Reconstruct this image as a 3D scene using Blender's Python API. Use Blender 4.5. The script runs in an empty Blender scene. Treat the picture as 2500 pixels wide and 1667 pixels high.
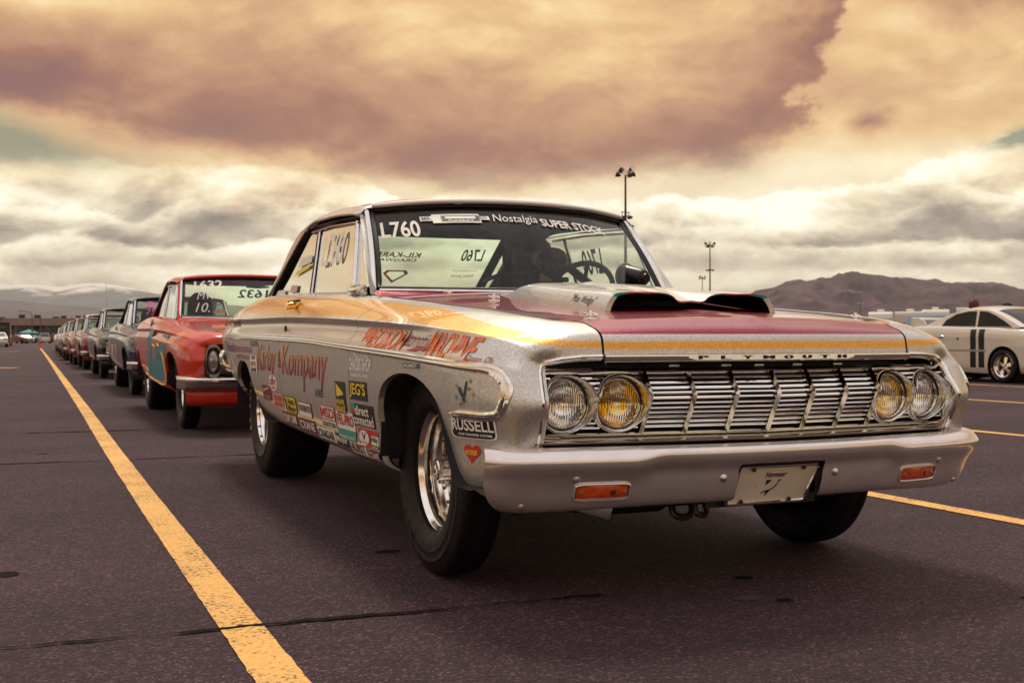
import bpy, bmesh, math, random
import numpy as np
from mathutils import Vector, Matrix, noise as mnoise
from mathutils.bvhtree import BVHTree
R = math.radians
random.seed(4)
SC = bpy.context.scene
COL = SC.collection

# ------------------------------------------------------------------ camera
cam_d = bpy.data.cameras.new('camera'); cam = bpy.data.objects.new('camera', cam_d); COL.objects.link(cam)
CAM = Vector((-2.0710, -3.6496, 0.7927)); YAW, PITCH, ROLL = 0.3994, -0.0032, -0.0014
_f = Vector((math.sin(YAW)*math.cos(PITCH), math.cos(YAW)*math.cos(PITCH), math.sin(PITCH)))
_r = Vector((math.cos(YAW), -math.sin(YAW), 0)); _u = _r.cross(_f)
_r2 = math.cos(ROLL)*_r + math.sin(ROLL)*_u; _u2 = -math.sin(ROLL)*_r + math.cos(ROLL)*_u
cam.matrix_world = Matrix(((_r2.x, _u2.x, -_f.x, CAM.x), (_r2.y, _u2.y, -_f.y, CAM.y), (_r2.z, _u2.z, -_f.z, CAM.z), (0, 0, 0, 1)))
cam_d.sensor_width = 36; cam_d.lens = 36*2795/2500; cam_d.clip_start = 0.05; cam_d.clip_end = 60000
cam_d.dof.use_dof = True; cam_d.dof.focus_distance = 3.6; cam_d.dof.aperture_fstop = 9.0
SC.camera = cam

# ------------------------------------------------------------------ render settings
SC.render.engine = 'CYCLES'
SC.cycles.use_denoising = True
SC.cycles.max_bounces = 10; SC.cycles.transparent_max_bounces = 14; SC.cycles.glossy_bounces = 5
SC.cycles.diffuse_bounces = 3; SC.cycles.volume_bounces = 1; SC.cycles.sample_clamp_indirect = 6
SC.view_settings.view_transform = 'Standard'; SC.view_settings.look = 'None'
SC.view_settings.gamma = 1.0; SC.view_settings.use_curve_mapping = False
SC.view_settings.exposure = 0.3

# ------------------------------------------------------------------ sky
SUN_EL, SUN_AZ = R(58), R(14)      # the brighter part of the cloud cover: high, behind the row of cars
SKY_BASE = 0.0
SKY_EDGE = [(-100, 270), (0, 285), (130, 330), (300, 372), (500, 388), (640, 392), (820, 425), (1000, 452), (1250, 470), (1450, 462), (1650, 442), (1790, 420), (1870, 385), (1940, 330), (1975, 260), (2040, 90), (2110, -80), (2550, -90)]
SKY_BANKS = [   # contour of the top, raggedness, brightness at the top and below, how soon it darkens, noise
    ([(-100, 470), (0, 430), (120, 405), (300, 395), (480, 410), (620, 430), (800, 425), (1000, 480), (1300, 495), (1600, 490), (1850, 470), (2100, 440), (2300, 400), (2550, 380)], 60, .96, .50, 46, 0),
    ([(-100, 510), (150, 500), (300, 520), (520, 490), (720, 500), (950, 540), (1250, 560), (1550, 540), (1800, 560), (2050, 530), (2300, 490), (2550, 480)], 48, .78, .24, 30, 1),
    ([(-100, 610), (200, 590), (420, 610), (700, 600), (950, 600), (1300, 610), (1600, 590), (1900, 600), (2200, 600), (2550, 590)], 36, .82, .46, 22, 0),
    ([(-100, 660), (300, 650), (700, 655), (1200, 650), (1700, 660), (2550, 650)], 22, .74, .58, 22, 1)]
SKY_BLOBS = [  # centre and spread in the photograph's pixels, tilt, change of brightness
    (120, 270, 420, 130, -8, -.20), (560, 340, 420, 110, -8, -.13), (900, 260, 420, 130, -8, -.06), (1780, 380, 220, 90, 12, -.07), (1940, 100, 90, 150, -20, -.22), (2075, 325, 48, 40, 15, -.42),
    (170, 50, 300, 75, -8, .42), (1430, 150, 260, 200, 25, .16), (2400, 40, 420, 150, -4, -.24), (40, 160, 160, 140, 0, -.08), (2100, 460, 420, 70, 6, .14), (700, 470, 420, 50, -6, .10), (120, 14, 70, 18, -20, -.6), (1060, 60, 300, 90, 0, .06)]
world = bpy.data.worlds.new('World'); SC.world = world; world.use_nodes = True
def build_sky():
    nt = world.node_tree; nt.nodes.clear(); L = nt.links.new
    def N(t, **k):
        n = nt.nodes.new(t)
        for a, b in k.items(): setattr(n, a, b)
        return n
    def M(op, a, b=None, c=None, clamp=False):
        n = N('ShaderNodeMath', operation=op); n.use_clamp = clamp
        for i, v in enumerate((a, b, c)):
            if v is None: continue
            if isinstance(v, (int, float)): n.inputs[i].default_value = v
            else: L(v, n.inputs[i])
        return n.outputs[0]
    out = N('ShaderNodeOutputWorld'); bg = N('ShaderNodeBackground'); L(bg.outputs[0], out.inputs[0])
    bg.inputs['Strength'].default_value = 0.1
    tc = N('ShaderNodeTexCoord'); sep = N('ShaderNodeSeparateXYZ'); L(tc.outputs['Generated'], sep.inputs[0])
    dx, dy, dz = sep.outputs
    az = M('SUBTRACT', M('ARCTAN2', dx, dy), YAW)
    el = M('ARCSINE', dz)
    # bearing and height on the frame of the photograph's clouds, edges broken up by noise
    n1 = N('ShaderNodeTexNoise'); n1.inputs['Scale'].default_value = 4.2; n1.inputs['Detail'].default_value = 10; n1.inputs['Roughness'].default_value = .58
    mp = N('ShaderNodeMapping'); mp.inputs['Scale'].default_value = (1, 1, 2.0); L(tc.outputs['Generated'], mp.inputs[0]); L(mp.outputs[0], n1.inputs['Vector'])
    nsep = N('ShaderNodeSeparateColor'); L(n1.outputs['Color'], nsep.inputs[0])
    X0 = M('MULTIPLY', az, 1000.0); Y0 = M('MULTIPLY', el, 1000.0)
    X = M('ADD', X0, M('MULTIPLY', M('SUBTRACT', nsep.outputs[0], .5), 170.0))
    Y = M('ADD', Y0, M('MULTIPLY', M('SUBTRACT', nsep.outputs[1], .5), 85.0))
    P = N('ShaderNodeCombineXYZ'); L(X, P.inputs[0]); L(Y, P.inputs[1])
    def blob(cx, cy, sx, sy, rot=0):
        m = N('ShaderNodeMapping', vector_type='TEXTURE'); L(P.outputs[0], m.inputs[0])
        m.inputs['Location'].default_value = (cx, cy, 0); m.inputs['Rotation'].default_value = (0, 0, R(rot)); m.inputs['Scale'].default_value = (sx, sy, 1)
        g = N('ShaderNodeTexGradient', gradient_type='QUADRATIC_SPHERE'); L(m.outputs[0], g.inputs[0])
        return g.outputs['Fac']
    def px(x, y): return ((x-1250)/2.795, (827-y)/2.795)
    def smooth(v, lo_, hi_):
        r = N('ShaderNodeMapRange', interpolation_type='SMOOTHSTEP'); r.inputs[1].default_value = lo_; r.inputs[2].default_value = hi_; L(v, r.inputs[0]); return r.outputs[0]
    def lerp(f, a_, b_): return M('ADD', M('MULTIPLY', b_, f), M('MULTIPLY', a_, M('SUBTRACT', 1.0, f)))
    def fbm(scale, det, rough, zs, dist, off=(0, 0, 0)):
        n = N('ShaderNodeTexNoise'); n.inputs['Scale'].default_value = scale; n.inputs['Detail'].default_value = det; n.inputs['Roughness'].default_value = rough; n.inputs['Distortion'].default_value = dist
        m = N('ShaderNodeMapping'); m.inputs['Scale'].default_value = (1, 1, zs); m.inputs['Location'].default_value = off; L(tc.outputs['Generated'], m.inputs[0]); L(m.outputs[0], n.inputs['Vector']); return M('SUBTRACT', n.outputs['Fac'], .5)
    def curve(pts):
        c = N('ShaderNodeFloatCurve'); cm = c.mapping; cu = cm.curves[0]; P_ = [((px(x, 0)[0]+460)/920, px(0, y)[1]/330) for x, y in pts]
        while len(cu.points) < len(P_): cu.points.new(.5, .5)
        for p_, (u_, v_) in zip(cu.points, sorted(P_)): p_.location = (min(max(u_, 0), 1), min(max(v_, 0), 1))
        cm.update(); L(M('DIVIDE', M('ADD', XW, 460.0), 920.0, clamp=True), c.inputs['Value']); return M('MULTIPLY', c.outputs['Value'], 330.0)
    big = fbm(3.0, 3, .5, 1.8, .2); XW = M('ADD', X0, M('ADD', M('MULTIPLY', fbm(11.0, 9, .6, 1.6, .2, (5, 2, 1)), 150.0), M('MULTIPLY', big, 60.0))); bil = fbm(13.0, 10, .60, 1.9, .0); bil2 = fbm(17.0, 10, .62, 2.0, .0, (3, 1, 2)); fine = fbm(8.0, 12, .60, 2.0, .3); lit = M('SUBTRACT', fine, fbm(8.0, 12, .60, 2.0, .3, (.012, .0, -.05)))
    # open bright cover, then banks of cumulus one before the other: sharp lit tops, grey undersides
    V = M('ADD', .70, M('ADD', M('MULTIPLY', big, .35), M('MULTIPLY', fine, .45)))
    for (pts, amp, top, under, fade, nz) in SKY_BANKS:
        d = M('ADD', M('SUBTRACT', curve(pts), Y0), M('ADD', M('MULTIPLY', nz == 0 and bil or bil2, amp), M('MULTIPLY', big, amp*.8)))
        sh = M('ADD', M('ADD', top, M('MULTIPLY', smooth(d, 2.0, fade), under-top)), M('MULTIPLY', lit, 1.5)); sh = M('ADD', sh, M('MULTIPLY', fine, .35))
        V = lerp(smooth(d, -1.5, 6.0), V, sh)
    # the great dark cloud above them
    up = M('ADD', M('ADD', .60, M('MULTIPLY', big, .5)), M('ADD', M('MULTIPLY', fine, .35), M('MULTIPLY', lit, .5)))
    V = lerp(smooth(Y0, 112.0, 190.0), V, up)
    d = M('ADD', M('SUBTRACT', Y0, curve(SKY_EDGE)), M('ADD', M('MULTIPLY', bil, 60.0), M('MULTIPLY', big, 34.0)))
    inn = M('ADD', M('ADD', .22, M('MULTIPLY', smooth(d, 0.0, 150.0), .36)), M('ADD', M('MULTIPLY', big, .30), M('ADD', M('MULTIPLY', fine, .26), M('MULTIPLY', lit, .55))))
    V = lerp(smooth(d, -10.0, 24.0), V, inn)
    for (x, y, sx, sy, rot, s) in SKY_BLOBS:
        c = px(x, y); V = M('ADD', V, M('MULTIPLY', blob(c[0], c[1], sx/2.795*1.5, sy/2.795*1.6, rot), s))
    V = M('ADD', V, SKY_BASE)
    def ramp(fac, stops):
        r = N('ShaderNodeValToRGB'); e = r.color_ramp.elements
        while len(e) < len(stops): e.new(.5)
        for i, (p, c) in enumerate(stops): e[i].position = p; e[i].color = (*c, 1)
        L(fac, r.inputs[0]); return r.outputs[0]
    hi = ramp(V, [(0, (.20, .085, .080)), (.2, (.31, .132, .088)), (.42, (.50, .268, .145)), (.62, (.72, .465, .220)), (.82, (.90, .71, .40)), (1, (1.0, .94, .74))])
    lo = ramp(V, [(0, (.16, .135, .125)), (.22, (.31, .265, .215)), (.48, (.60, .52, .38)), (.72, (.90, .82, .60)), (1, (1.15, 1.10, .92))])
    ze = ramp(V, [(0, (.30, .25, .27)), (.3, (.48, .42, .43)), (.6, (.80, .73, .72)), (1, (1.06, 1.0, .98))])     # unseen sky overhead, greyed to make the light on the scene less yellow
    def mixc(f, a, b):
        m = N('ShaderNodeMix', data_type='RGBA'); L(f, m.inputs['Factor']); L(a, m.inputs['A']); L(b, m.inputs['B']); return m.outputs['Result']
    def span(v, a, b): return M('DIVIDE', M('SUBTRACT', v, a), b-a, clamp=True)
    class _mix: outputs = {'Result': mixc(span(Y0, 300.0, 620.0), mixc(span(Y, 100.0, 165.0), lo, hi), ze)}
    mix = _mix
    # open sky between the clouds
    sky = N('ShaderNodeTexSky', sky_type='NISHITA'); sky.sun_disc = False; sky.sun_elevation = SUN_EL; sky.sun_rotation = SUN_AZ; sky.air_density = 1.2; sky.dust_density = 1.5
    c1 = px(70, 372); c2 = px(2490, 362); c3 = px(2380, 385); c4 = px(250, 12)
    hole = M('ADD', M('MULTIPLY', blob(c1[0], c1[1], 170, 33, -8), 1.7), M('MULTIPLY', blob(c2[0], c2[1], 58, 36, 20), 2.6), clamp=True)
    hole = M('ADD', hole, M('ADD', M('MULTIPLY', blob(c3[0], c3[1], 44, 14, 25), 2.2), M('MULTIPLY', blob(c4[0], c4[1], 40, 22, -30), 1.2)), clamp=True)
    teal = N('ShaderNodeMix', data_type='RGBA', blend_type='MULTIPLY'); teal.inputs['Factor'].default_value = 1
    L(sky.outputs[0], teal.inputs['A']); teal.inputs['B'].default_value = (.30, .32, .20, 1)
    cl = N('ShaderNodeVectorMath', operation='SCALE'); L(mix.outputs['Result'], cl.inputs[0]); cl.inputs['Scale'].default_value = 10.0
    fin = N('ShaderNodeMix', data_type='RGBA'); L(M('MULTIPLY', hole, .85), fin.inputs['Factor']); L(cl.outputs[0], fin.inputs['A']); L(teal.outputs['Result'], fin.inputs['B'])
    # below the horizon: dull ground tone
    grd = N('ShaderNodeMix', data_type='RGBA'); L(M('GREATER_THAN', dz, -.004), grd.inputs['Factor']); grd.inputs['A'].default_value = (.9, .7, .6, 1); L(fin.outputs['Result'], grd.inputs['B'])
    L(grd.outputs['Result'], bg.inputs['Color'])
build_sky()
sun_d = bpy.data.lights.new('sun', 'SUN'); sun_d.energy = 1.5; sun_d.angle = R(12); sun_d.color = (1, .9, .72)
sun = bpy.data.objects.new('sun', sun_d); COL.objects.link(sun)
sun.rotation_euler = Vector((math.sin(SUN_AZ)*math.cos(SUN_EL), math.cos(SUN_AZ)*math.cos(SUN_EL), math.sin(SUN_EL))).to_track_quat('Z', 'Y').to_euler()

# ------------------------------------------------------------------ materials
MATS = {}
def mat(name, col=(.5, .5, .5), rough=.5, metal=0.0, coat=0.0, coat_rough=.03, spec=.5, nscale=0, namt=0.0, bump=0.0, bscale=0, emit=None, trans=0.0, ior=1.45):
    if name in MATS: return MATS[name]
    m = bpy.data.materials.new(name); m.use_nodes = True; nt = m.node_tree; p = nt.nodes['Principled BSDF']; L = nt.links.new
    p.inputs['Base Color'].default_value = (*col, 1); p.inputs['Roughness'].default_value = rough; p.inputs['Metallic'].default_value = metal
    p.inputs['Coat Weight'].default_value = coat; p.inputs['Coat Roughness'].default_value = coat_rough; p.inputs['Specular IOR Level'].default_value = spec
    p.inputs['Transmission Weight'].default_value = trans; p.inputs['IOR'].default_value = ior
    if nscale:
        tc = nt.nodes.new('ShaderNodeTexCoord'); n = nt.nodes.new('ShaderNodeTexNoise'); n.inputs['Scale'].default_value = nscale; n.inputs['Detail'].default_value = 6
        L(tc.outputs['Object'], n.inputs['Vector'])
        r = nt.nodes.new('ShaderNodeMapRange'); r.inputs[1].default_value = .25; r.inputs[2].default_value = .75; r.inputs[3].default_value = 1-namt; r.inputs[4].default_value = 1+namt
        L(n.outputs['Fac'], r.inputs[0])
        v = nt.nodes.new('ShaderNodeVectorMath'); v.operation = 'SCALE'; v.inputs[0].default_value = col; L(r.outputs[0], v.inputs['Scale']); L(v.outputs[0], p.inputs['Base Color'])
        r2 = nt.nodes.new('ShaderNodeMapRange'); r2.inputs[1].default_value = .25; r2.inputs[2].default_value = .75; r2.inputs[3].default_value = max(.02, rough*(1-namt)); r2.inputs[4].default_value = min(1, rough*(1+namt))
        L(n.outputs['Fac'], r2.inputs[0]); L(r2.outputs[0], p.inputs['Roughness'])
    if bump:
        tc = nt.nodes.new('ShaderNodeTexCoord'); n = nt.nodes.new('ShaderNodeTexNoise'); n.inputs['Scale'].default_value = bscale; n.inputs['Detail'].default_value = 5
        L(tc.outputs['Object'], n.inputs['Vector']); b = nt.nodes.new('ShaderNodeBump'); b.inputs['Strength'].default_value = bump; b.inputs['Distance'].default_value = .01
        L(n.outputs['Fac'], b.inputs['Height']); L(b.outputs[0], p.inputs['Normal'])
    if emit: p.inputs['Emission Color'].default_value = (*emit[:3], 1); p.inputs['Emission Strength'].default_value = emit[3]
    MATS[name] = m; return m

def glass_mat(name, tint=(.9, .97, .9), refl=1.0, rough=0.0):
    if name in MATS: return MATS[name]
    m = bpy.data.materials.new(name); m.use_nodes = True; nt = m.node_tree; nt.nodes.clear(); L = nt.links.new
    o = nt.nodes.new('ShaderNodeOutputMaterial'); t = nt.nodes.new('ShaderNodeBsdfTransparent'); t.inputs[0].default_value = (*tint, 1)
    g = nt.nodes.new('ShaderNodeBsdfGlossy'); g.inputs['Roughness'].default_value = rough; f = nt.nodes.new('ShaderNodeFresnel'); f.inputs[0].default_value = 1.5
    mm = nt.nodes.new('ShaderNodeMath'); mm.operation = 'MULTIPLY'; mm.use_clamp = True; mm.inputs[1].default_value = refl; L(f.outputs[0], mm.inputs[0])
    mx = nt.nodes.new('ShaderNodeMixShader'); L(mm.outputs[0], mx.inputs[0]); L(t.outputs[0], mx.inputs[1]); L(g.outputs[0], mx.inputs[2]); L(mx.outputs[0], o.inputs[0])
    MATS[name] = m; return m

def flake_paint(name):
    """hero car: silver flake with gold and purple areas given by signed distances stored on the mesh"""
    m = bpy.data.materials.new(name); m.use_nodes = True; nt = m.node_tree; p = nt.nodes['Principled BSDF']; L = nt.links.new
    def N(t, **k):
        n = nt.nodes.new(t)
        for a, b in k.items(): setattr(n, a, b)
        return n
    tc = N('ShaderNodeTexCoord')
    vo = N('ShaderNodeTexVoronoi'); vo.inputs['Scale'].default_value = 520; L(tc.outputs['Object'], vo.inputs['Vector'])
    sp = N('ShaderNodeSeparateColor'); L(vo.outputs['Color'], sp.inputs[0])
    def mul(col, lo, hi):
        r = N('ShaderNodeMapRange'); r.inputs[3].default_value = lo; r.inputs[4].default_value = hi; L(sp.outputs[0], r.inputs[0])
        v = N('ShaderNodeVectorMath', operation='SCALE'); v.inputs[0].default_value = col; L(r.outputs[0], v.inputs['Scale']); return v.outputs[0]
    silver = mul((.60, .575, .53), .70, 1.22); gold = mul((.80, .42, .085), .75, 1.2); purple = mul((.30, .004, .034), .85, 1.15); red = mul((.42, .05, .055), .9, 1.1); teal = mul((.03, .30, .29), .9, 1.1)
    cur = silver; curm = None
    def att(nm):
        a = N('ShaderNodeAttribute', attribute_name=nm); g = N('ShaderNodeMath', operation='GREATER_THAN'); L(a.outputs['Fac'], g.inputs[0]); g.inputs[1].default_value = 0; return g.outputs[0]
    masks = {}
    for nm, col in (('gold', gold), ('purple', purple), ('red', red), ('teal', teal)):
        masks[nm] = att(nm); mx = N('ShaderNodeMix', data_type='RGBA'); L(masks[nm], mx.inputs['Factor']); L(cur, mx.inputs['A']); L(col, mx.inputs['B']); cur = mx.outputs['Result']
    L(cur, p.inputs['Base Color'])
    s = N('ShaderNodeMath', operation='MAXIMUM'); L(masks['purple'], s.inputs[0]); L(masks['red'], s.inputs[1])
    me = N('ShaderNodeMapRange'); me.inputs[3].default_value = .82; me.inputs[4].default_value = .55; L(s.outputs[0], me.inputs[0]); L(me.outputs[0], p.inputs['Metallic'])
    ro = N('ShaderNodeMapRange'); ro.inputs[3].default_value = .42; ro.inputs[4].default_value = .3; L(s.outputs[0], ro.inputs[0]); L(ro.outputs[0], p.inputs['Roughness'])
    p.inputs['Coat Weight'].default_value = .75; p.inputs['Coat Roughness'].default_value = .025
    # each flake lies at its own slight angle
    ge = N('ShaderNodeNewGeometry'); sub = N('ShaderNodeVectorMath', operation='SUBTRACT'); L(vo.outputs['Color'], sub.inputs[0]); sub.inputs[1].default_value = (.5, .5, .5)
    sc = N('ShaderNodeVectorMath', operation='SCALE'); L(sub.outputs[0], sc.inputs[0]); sc.inputs['Scale'].default_value = .26
    ad = N('ShaderNodeVectorMath', operation='ADD'); L(ge.outputs['Normal'], ad.inputs[0]); L(sc.outputs[0], ad.inputs[1])
    no = N('ShaderNodeVectorMath', operation='NORMALIZE'); L(ad.outputs[0], no.inputs[0]); L(no.outputs[0], p.inputs['Normal'])
    L(ge.outputs['Normal'], p.inputs['Coat Normal'])
    MATS[name] = m; return m
CHROME = mat('chrome', (.78, .76, .72), .07, 1.0, nscale=40, namt=.06)
SATIN = mat('satin_silver', (.66, .64, .62), .30, .9, coat=.5, coat_rough=.1, nscale=60, namt=.08)
BLACK = mat('black_trim', (.008, .006, .008), .45)
RUBBER = mat('rubber', (.0062, .0042, .0060), .55, spec=.32, nscale=30, namt=.25, bump=.15, bscale=60)
INTERIOR = mat('dark_interior', (.010, .007, .012), .7)
WHITE = mat('white_print', (.78, .76, .70), .45)
KBLACK = mat('black_print', (.012, .010, .014), .4)
RED = mat('red_print', (.55, .025, .03), .4)
YEL = mat('yellow_print', (.80, .62, .03), .4)
ORG = mat('orange_print', (.78, .17, .045), .4)
TEAL = mat('teal_print', (.03, .30, .30), .4)
NAVY = mat('dark_blue_print', (.03, .03, .07), .4)
ALU = mat('polished_aluminium', (.88, .84, .78), .15, 1.0, nscale=25, namt=.1)
FLAKE = flake_paint('silver_flake_paint')
WGLASS = glass_mat('windshield_glass', (.80, .92, .80), .9)
SGLASS = glass_mat('side_glass', (.34, .335, .32), 14.0, .03)
LENS = glass_mat('clear_lens', (.95, .95, .92), 1.0)

# ------------------------------------------------------------------ mesh helpers
def link(o, parent=None):
    COL.objects.link(o)
    if parent: o.parent = parent
    return o
def obj(name, verts, faces, m, parent=None, smooth=True, sharp=40, mats=None, midx=None, attrs=None):
    me = bpy.data.meshes.new(name); me.from_pydata([tuple(v) for v in verts], [], faces)
    for mm in (mats or [m]): me.materials.append(mm)
    if midx is not None: me.polygons.foreach_set('material_index', midx)
    if smooth:
        me.polygons.foreach_set('use_smooth', [True]*len(me.polygons))
        if sharp: me.set_sharp_from_angle(angle=R(sharp))
    if attrs:
        for k, v in attrs.items():
            a = me.attributes.new(k, 'FLOAT', 'POINT'); a.data.foreach_set('value', np.asarray(v, dtype=np.float32))
    me.update()
    return link(bpy.data.objects.new(name, me), parent)
def inst(name, me, parent, loc=(0, 0, 0), rot=(0, 0, 0), sc=(1, 1, 1)):
    o = bpy.data.objects.new(name, me); link(o, parent); o.location = loc; o.rotation_euler = rot; o.scale = sc; return o
def empty(name, loc=(0, 0, 0), rz=0, parent=None):
    o = bpy.data.objects.new(name, None); link(o, parent); o.location = loc; o.rotation_euler = (0, 0, rz); o.empty_display_size = .2; return o
def tag(o, label=None, cat=None, group=None, kind=None):
    if label: o['label'] = label
    if cat: o['category'] = cat
    if group: o['group'] = group
    if kind: o['kind'] = kind
    return o
class G:
    """collects shapes into one mesh"""
    def __init__(s): s.v = []; s.f = []
    def add(s, v, f):
        n = len(s.v); s.v += [tuple(p) for p in v]; s.f += [tuple(i+n for i in q) for q in f]; return s
    def box(s, c, d, rot=None, bev=0):
        x, y, z = d[0]/2, d[1]/2, d[2]/2
        if bev:
            bm = bmesh.new(); bmesh.ops.create_cube(bm, size=1)
            for v in bm.verts: v.co = Vector((v.co.x*d[0], v.co.y*d[1], v.co.z*d[2]))
            bmesh.ops.bevel(bm, geom=bm.edges[:], offset=bev, segments=2, affect='EDGES', profile=.5)
            bm.verts.index_update(); V = [v.co.copy() for v in bm.verts]; F = [[v.index for v in f.verts] for f in bm.faces]; bm.free()
        else:
            V = [Vector((a*x, b*y, e*z)) for a in (-1, 1) for b in (-1, 1) for e in (-1, 1)]
            F = [(0, 1, 3, 2), (4, 6, 7, 5), (0, 4, 5, 1), (2, 3, 7, 6), (0, 2, 6, 4), (1, 5, 7, 3)]
        if rot is not None: V = [rot @ p for p in V]
        return s.add([p+Vector(c) for p in V], F)
    def tube(s, pts, r, n=8, closed=False, flat=None, caps=True, up=None):
        """r: number or list; flat=(a,b): elliptical section along side / up directions"""
        P = [Vector(p) for p in pts]; k = len(P); rings = []
        prev = None
        for i in range(k):
            if closed: t = P[(i+1) % k]-P[i-1]
            else: t = P[min(i+1, k-1)]-P[max(i-1, 0)]
            t.normalize()
            if up is not None: a = Vector(up)
            elif prev is not None: a = prev
            else: a = Vector((0, 0, 1)) if abs(t.z) < .9 else Vector((1, 0, 0))
            side = t.cross(a); side.normalize(); b = side.cross(t); prev = b
            rr = r[i] if isinstance(r, (list, tuple)) else r
            fa, fb = flat or (1, 1)
            rings.append([P[i]+side*(math.cos(2*math.pi*j/n)*rr*fa)+b*(math.sin(2*math.pi*j/n)*rr*fb) for j in range(n)])
        V = [p for q in rings for p in q]; F = []
        for i in range(k if closed else k-1):
            for j in range(n):
                a = i*n+j; b = i*n+(j+1) % n; c = ((i+1) % k)*n+(j+1) % n; d = ((i+1) % k)*n+j; F.append((a, b, c, d))
        if not closed and caps: F.append(tuple(range(n-1, -1, -1))); F.append(tuple((k-1)*n+j for j in range(n)))
        return s.add(V, F)
    def lathe(s, prof, n=24, mtx=None, close=False):
        """prof: (r, h) list, turned about local z"""
        V = []; F = []; k = len(prof)
        for i in range(n):
            a = 2*math.pi*i/n
            for (r, h) in prof: V.append(Vector((r*math.cos(a), r*math.sin(a), h)))
        for i in range(n):
            for j in range(k-1 if not close else k):
                F.append((i*k+j, ((i+1) % n)*k+j, ((i+1) % n)*k+(j+1) % k, i*k+(j+1) % k))
        if mtx is not None: V = [mtx @ p for p in V]
        return s.add(V, F)
    def prism(s, poly, d, mtx=None):
        """polygon in local xy, thickness d along z (z 0..d)"""
        n = len(poly); V = [Vector((x, y, 0)) for x, y in poly]+[Vector((x, y, d)) for x, y in poly]
        F = [tuple(range(n-1, -1, -1)), tuple(range(n, 2*n))]+[(i, (i+1) % n, n+(i+1) % n, n+i) for i in range(n)]
        if mtx is not None: V = [mtx @ p for p in V]
        return s.add(V, F)
    def build(s, name, m, parent=None, smooth=True, sharp=40): return obj(name, s.v, s.f, m, parent, smooth, sharp)
RX = Matrix.Rotation(R(90), 4, 'X'); RY = Matrix.Rotation(R(90), 4, 'Y')
def T(x, y, z): return Matrix.Translation((x, y, z))

def spline(pts, n, creases=(), closed=False, tension=1.0):
    """cubic hermite through pts (k,3), n samples per span; returns array"""
    P = np.asarray(pts, float); k = len(P)
    if closed: P = np.vstack([P[-1:], P, P[:2]])
    d = np.maximum(np.linalg.norm(np.diff(P, axis=0), axis=1), 1e-9)
    m = len(P); tl = np.zeros_like(P); tr = np.zeros_like(P)
    for i in range(m):
        if i == 0: s = (P[1]-P[0])/d[0]; tl[i] = tr[i] = s
        elif i == m-1: s = (P[-1]-P[-2])/d[-1]; tl[i] = tr[i] = s
        else:
            a = (P[i]-P[i-1])/d[i-1]; b = (P[i+1]-P[i])/d[i]
            if i in creases: tl[i] = a; tr[i] = b
            else: tl[i] = tr[i] = (a*d[i]+b*d[i-1])/(d[i]+d[i-1])
    out = []; rng = range(1, m-2) if closed else range(m-1)
    for i in rng:
        t = np.linspace(0, 1, n, endpoint=False)[:, None]; h = d[i]*tension
        out.append((2*t**3-3*t**2+1)*P[i]+(t**3-2*t**2+t)*h*tr[i]+(-2*t**3+3*t**2)*P[i+1]+(t**3-t**2)*h*tl[i+1])
    if not closed: out.append(P[-1:])
    return np.vstack(out)
def loft(guides, ns, ng, crease_g=(), crease_s=()):
    """guides [g][s] -> grid array (rows across guides, cols along stations)"""
    A = np.array([spline(g, ns, crease_s) for g in guides])
    return np.stack([spline(A[:, j], ng, crease_g) for j in range(A.shape[1])], axis=1)
def grid_faces(r, c, flip=False):
    F = []
    for i in range(r-1):
        for j in range(c-1):
            q = (i*c+j, i*c+j+1, (i+1)*c+j+1, (i+1)*c+j); F.append(q[::-1] if flip else q)
    return F
def clip(V, F, d):
    """keep the part of the mesh where d > 0"""
    V = [np.asarray(v, float) for v in V]; d = list(d); cut = {}; NV = list(V); NF = []
    def edge(a, b):
        k = (min(a, b), max(a, b))
        if k not in cut:
            t = d[a]/(d[a]-d[b]); NV.append(V[a]+(V[b]-V[a])*t); cut[k] = len(NV)-1
        return cut[k]
    for f in F:
        s = [d[i] > 0 for i in f]
        if all(s): NF.append(tuple(f)); continue
        if not any(s): continue
        q = []
        for i in range(len(f)):
            a, b = f[i], f[(i+1) % len(f)]
            if d[a] > 0: q.append(a)
            if (d[a] > 0) != (d[b] > 0): q.append(edge(a, b))
        if len(q) >= 3: NF.append(tuple(q))
    used = sorted({i for f in NF for i in f}); mp = {o: n for n, o in enumerate(used)}
    return [NV[i] for i in used], [tuple(mp[i] for i in f) for f in NF]
def poly_sd(P, poly):
    """signed distance of 2-d points to polygon, positive outside"""
    P = np.asarray(P, float); Q = np.asarray(poly, float); n = len(Q); dmin = np.full(len(P), 1e9); ins = np.zeros(len(P), bool)
    for i in range(n):
        a, b = Q[i], Q[(i+1) % n]; ab = b-a; t = np.clip(((P-a)@ab)/max(ab@ab, 1e-12), 0, 1)
        dmin = np.minimum(dmin, np.linalg.norm(P-(a+t[:, None]*ab), axis=1))
        c = ((a[1] > P[:, 1]) != (b[1] > P[:, 1])); xx = a[0]+(P[:, 1]-a[1])*(b[0]-a[0])/((b[1]-a[1]) if b[1] != a[1] else 1e-12); ins ^= c & (P[:, 0] < xx)
    return np.where(ins, -dmin, dmin)

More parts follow.
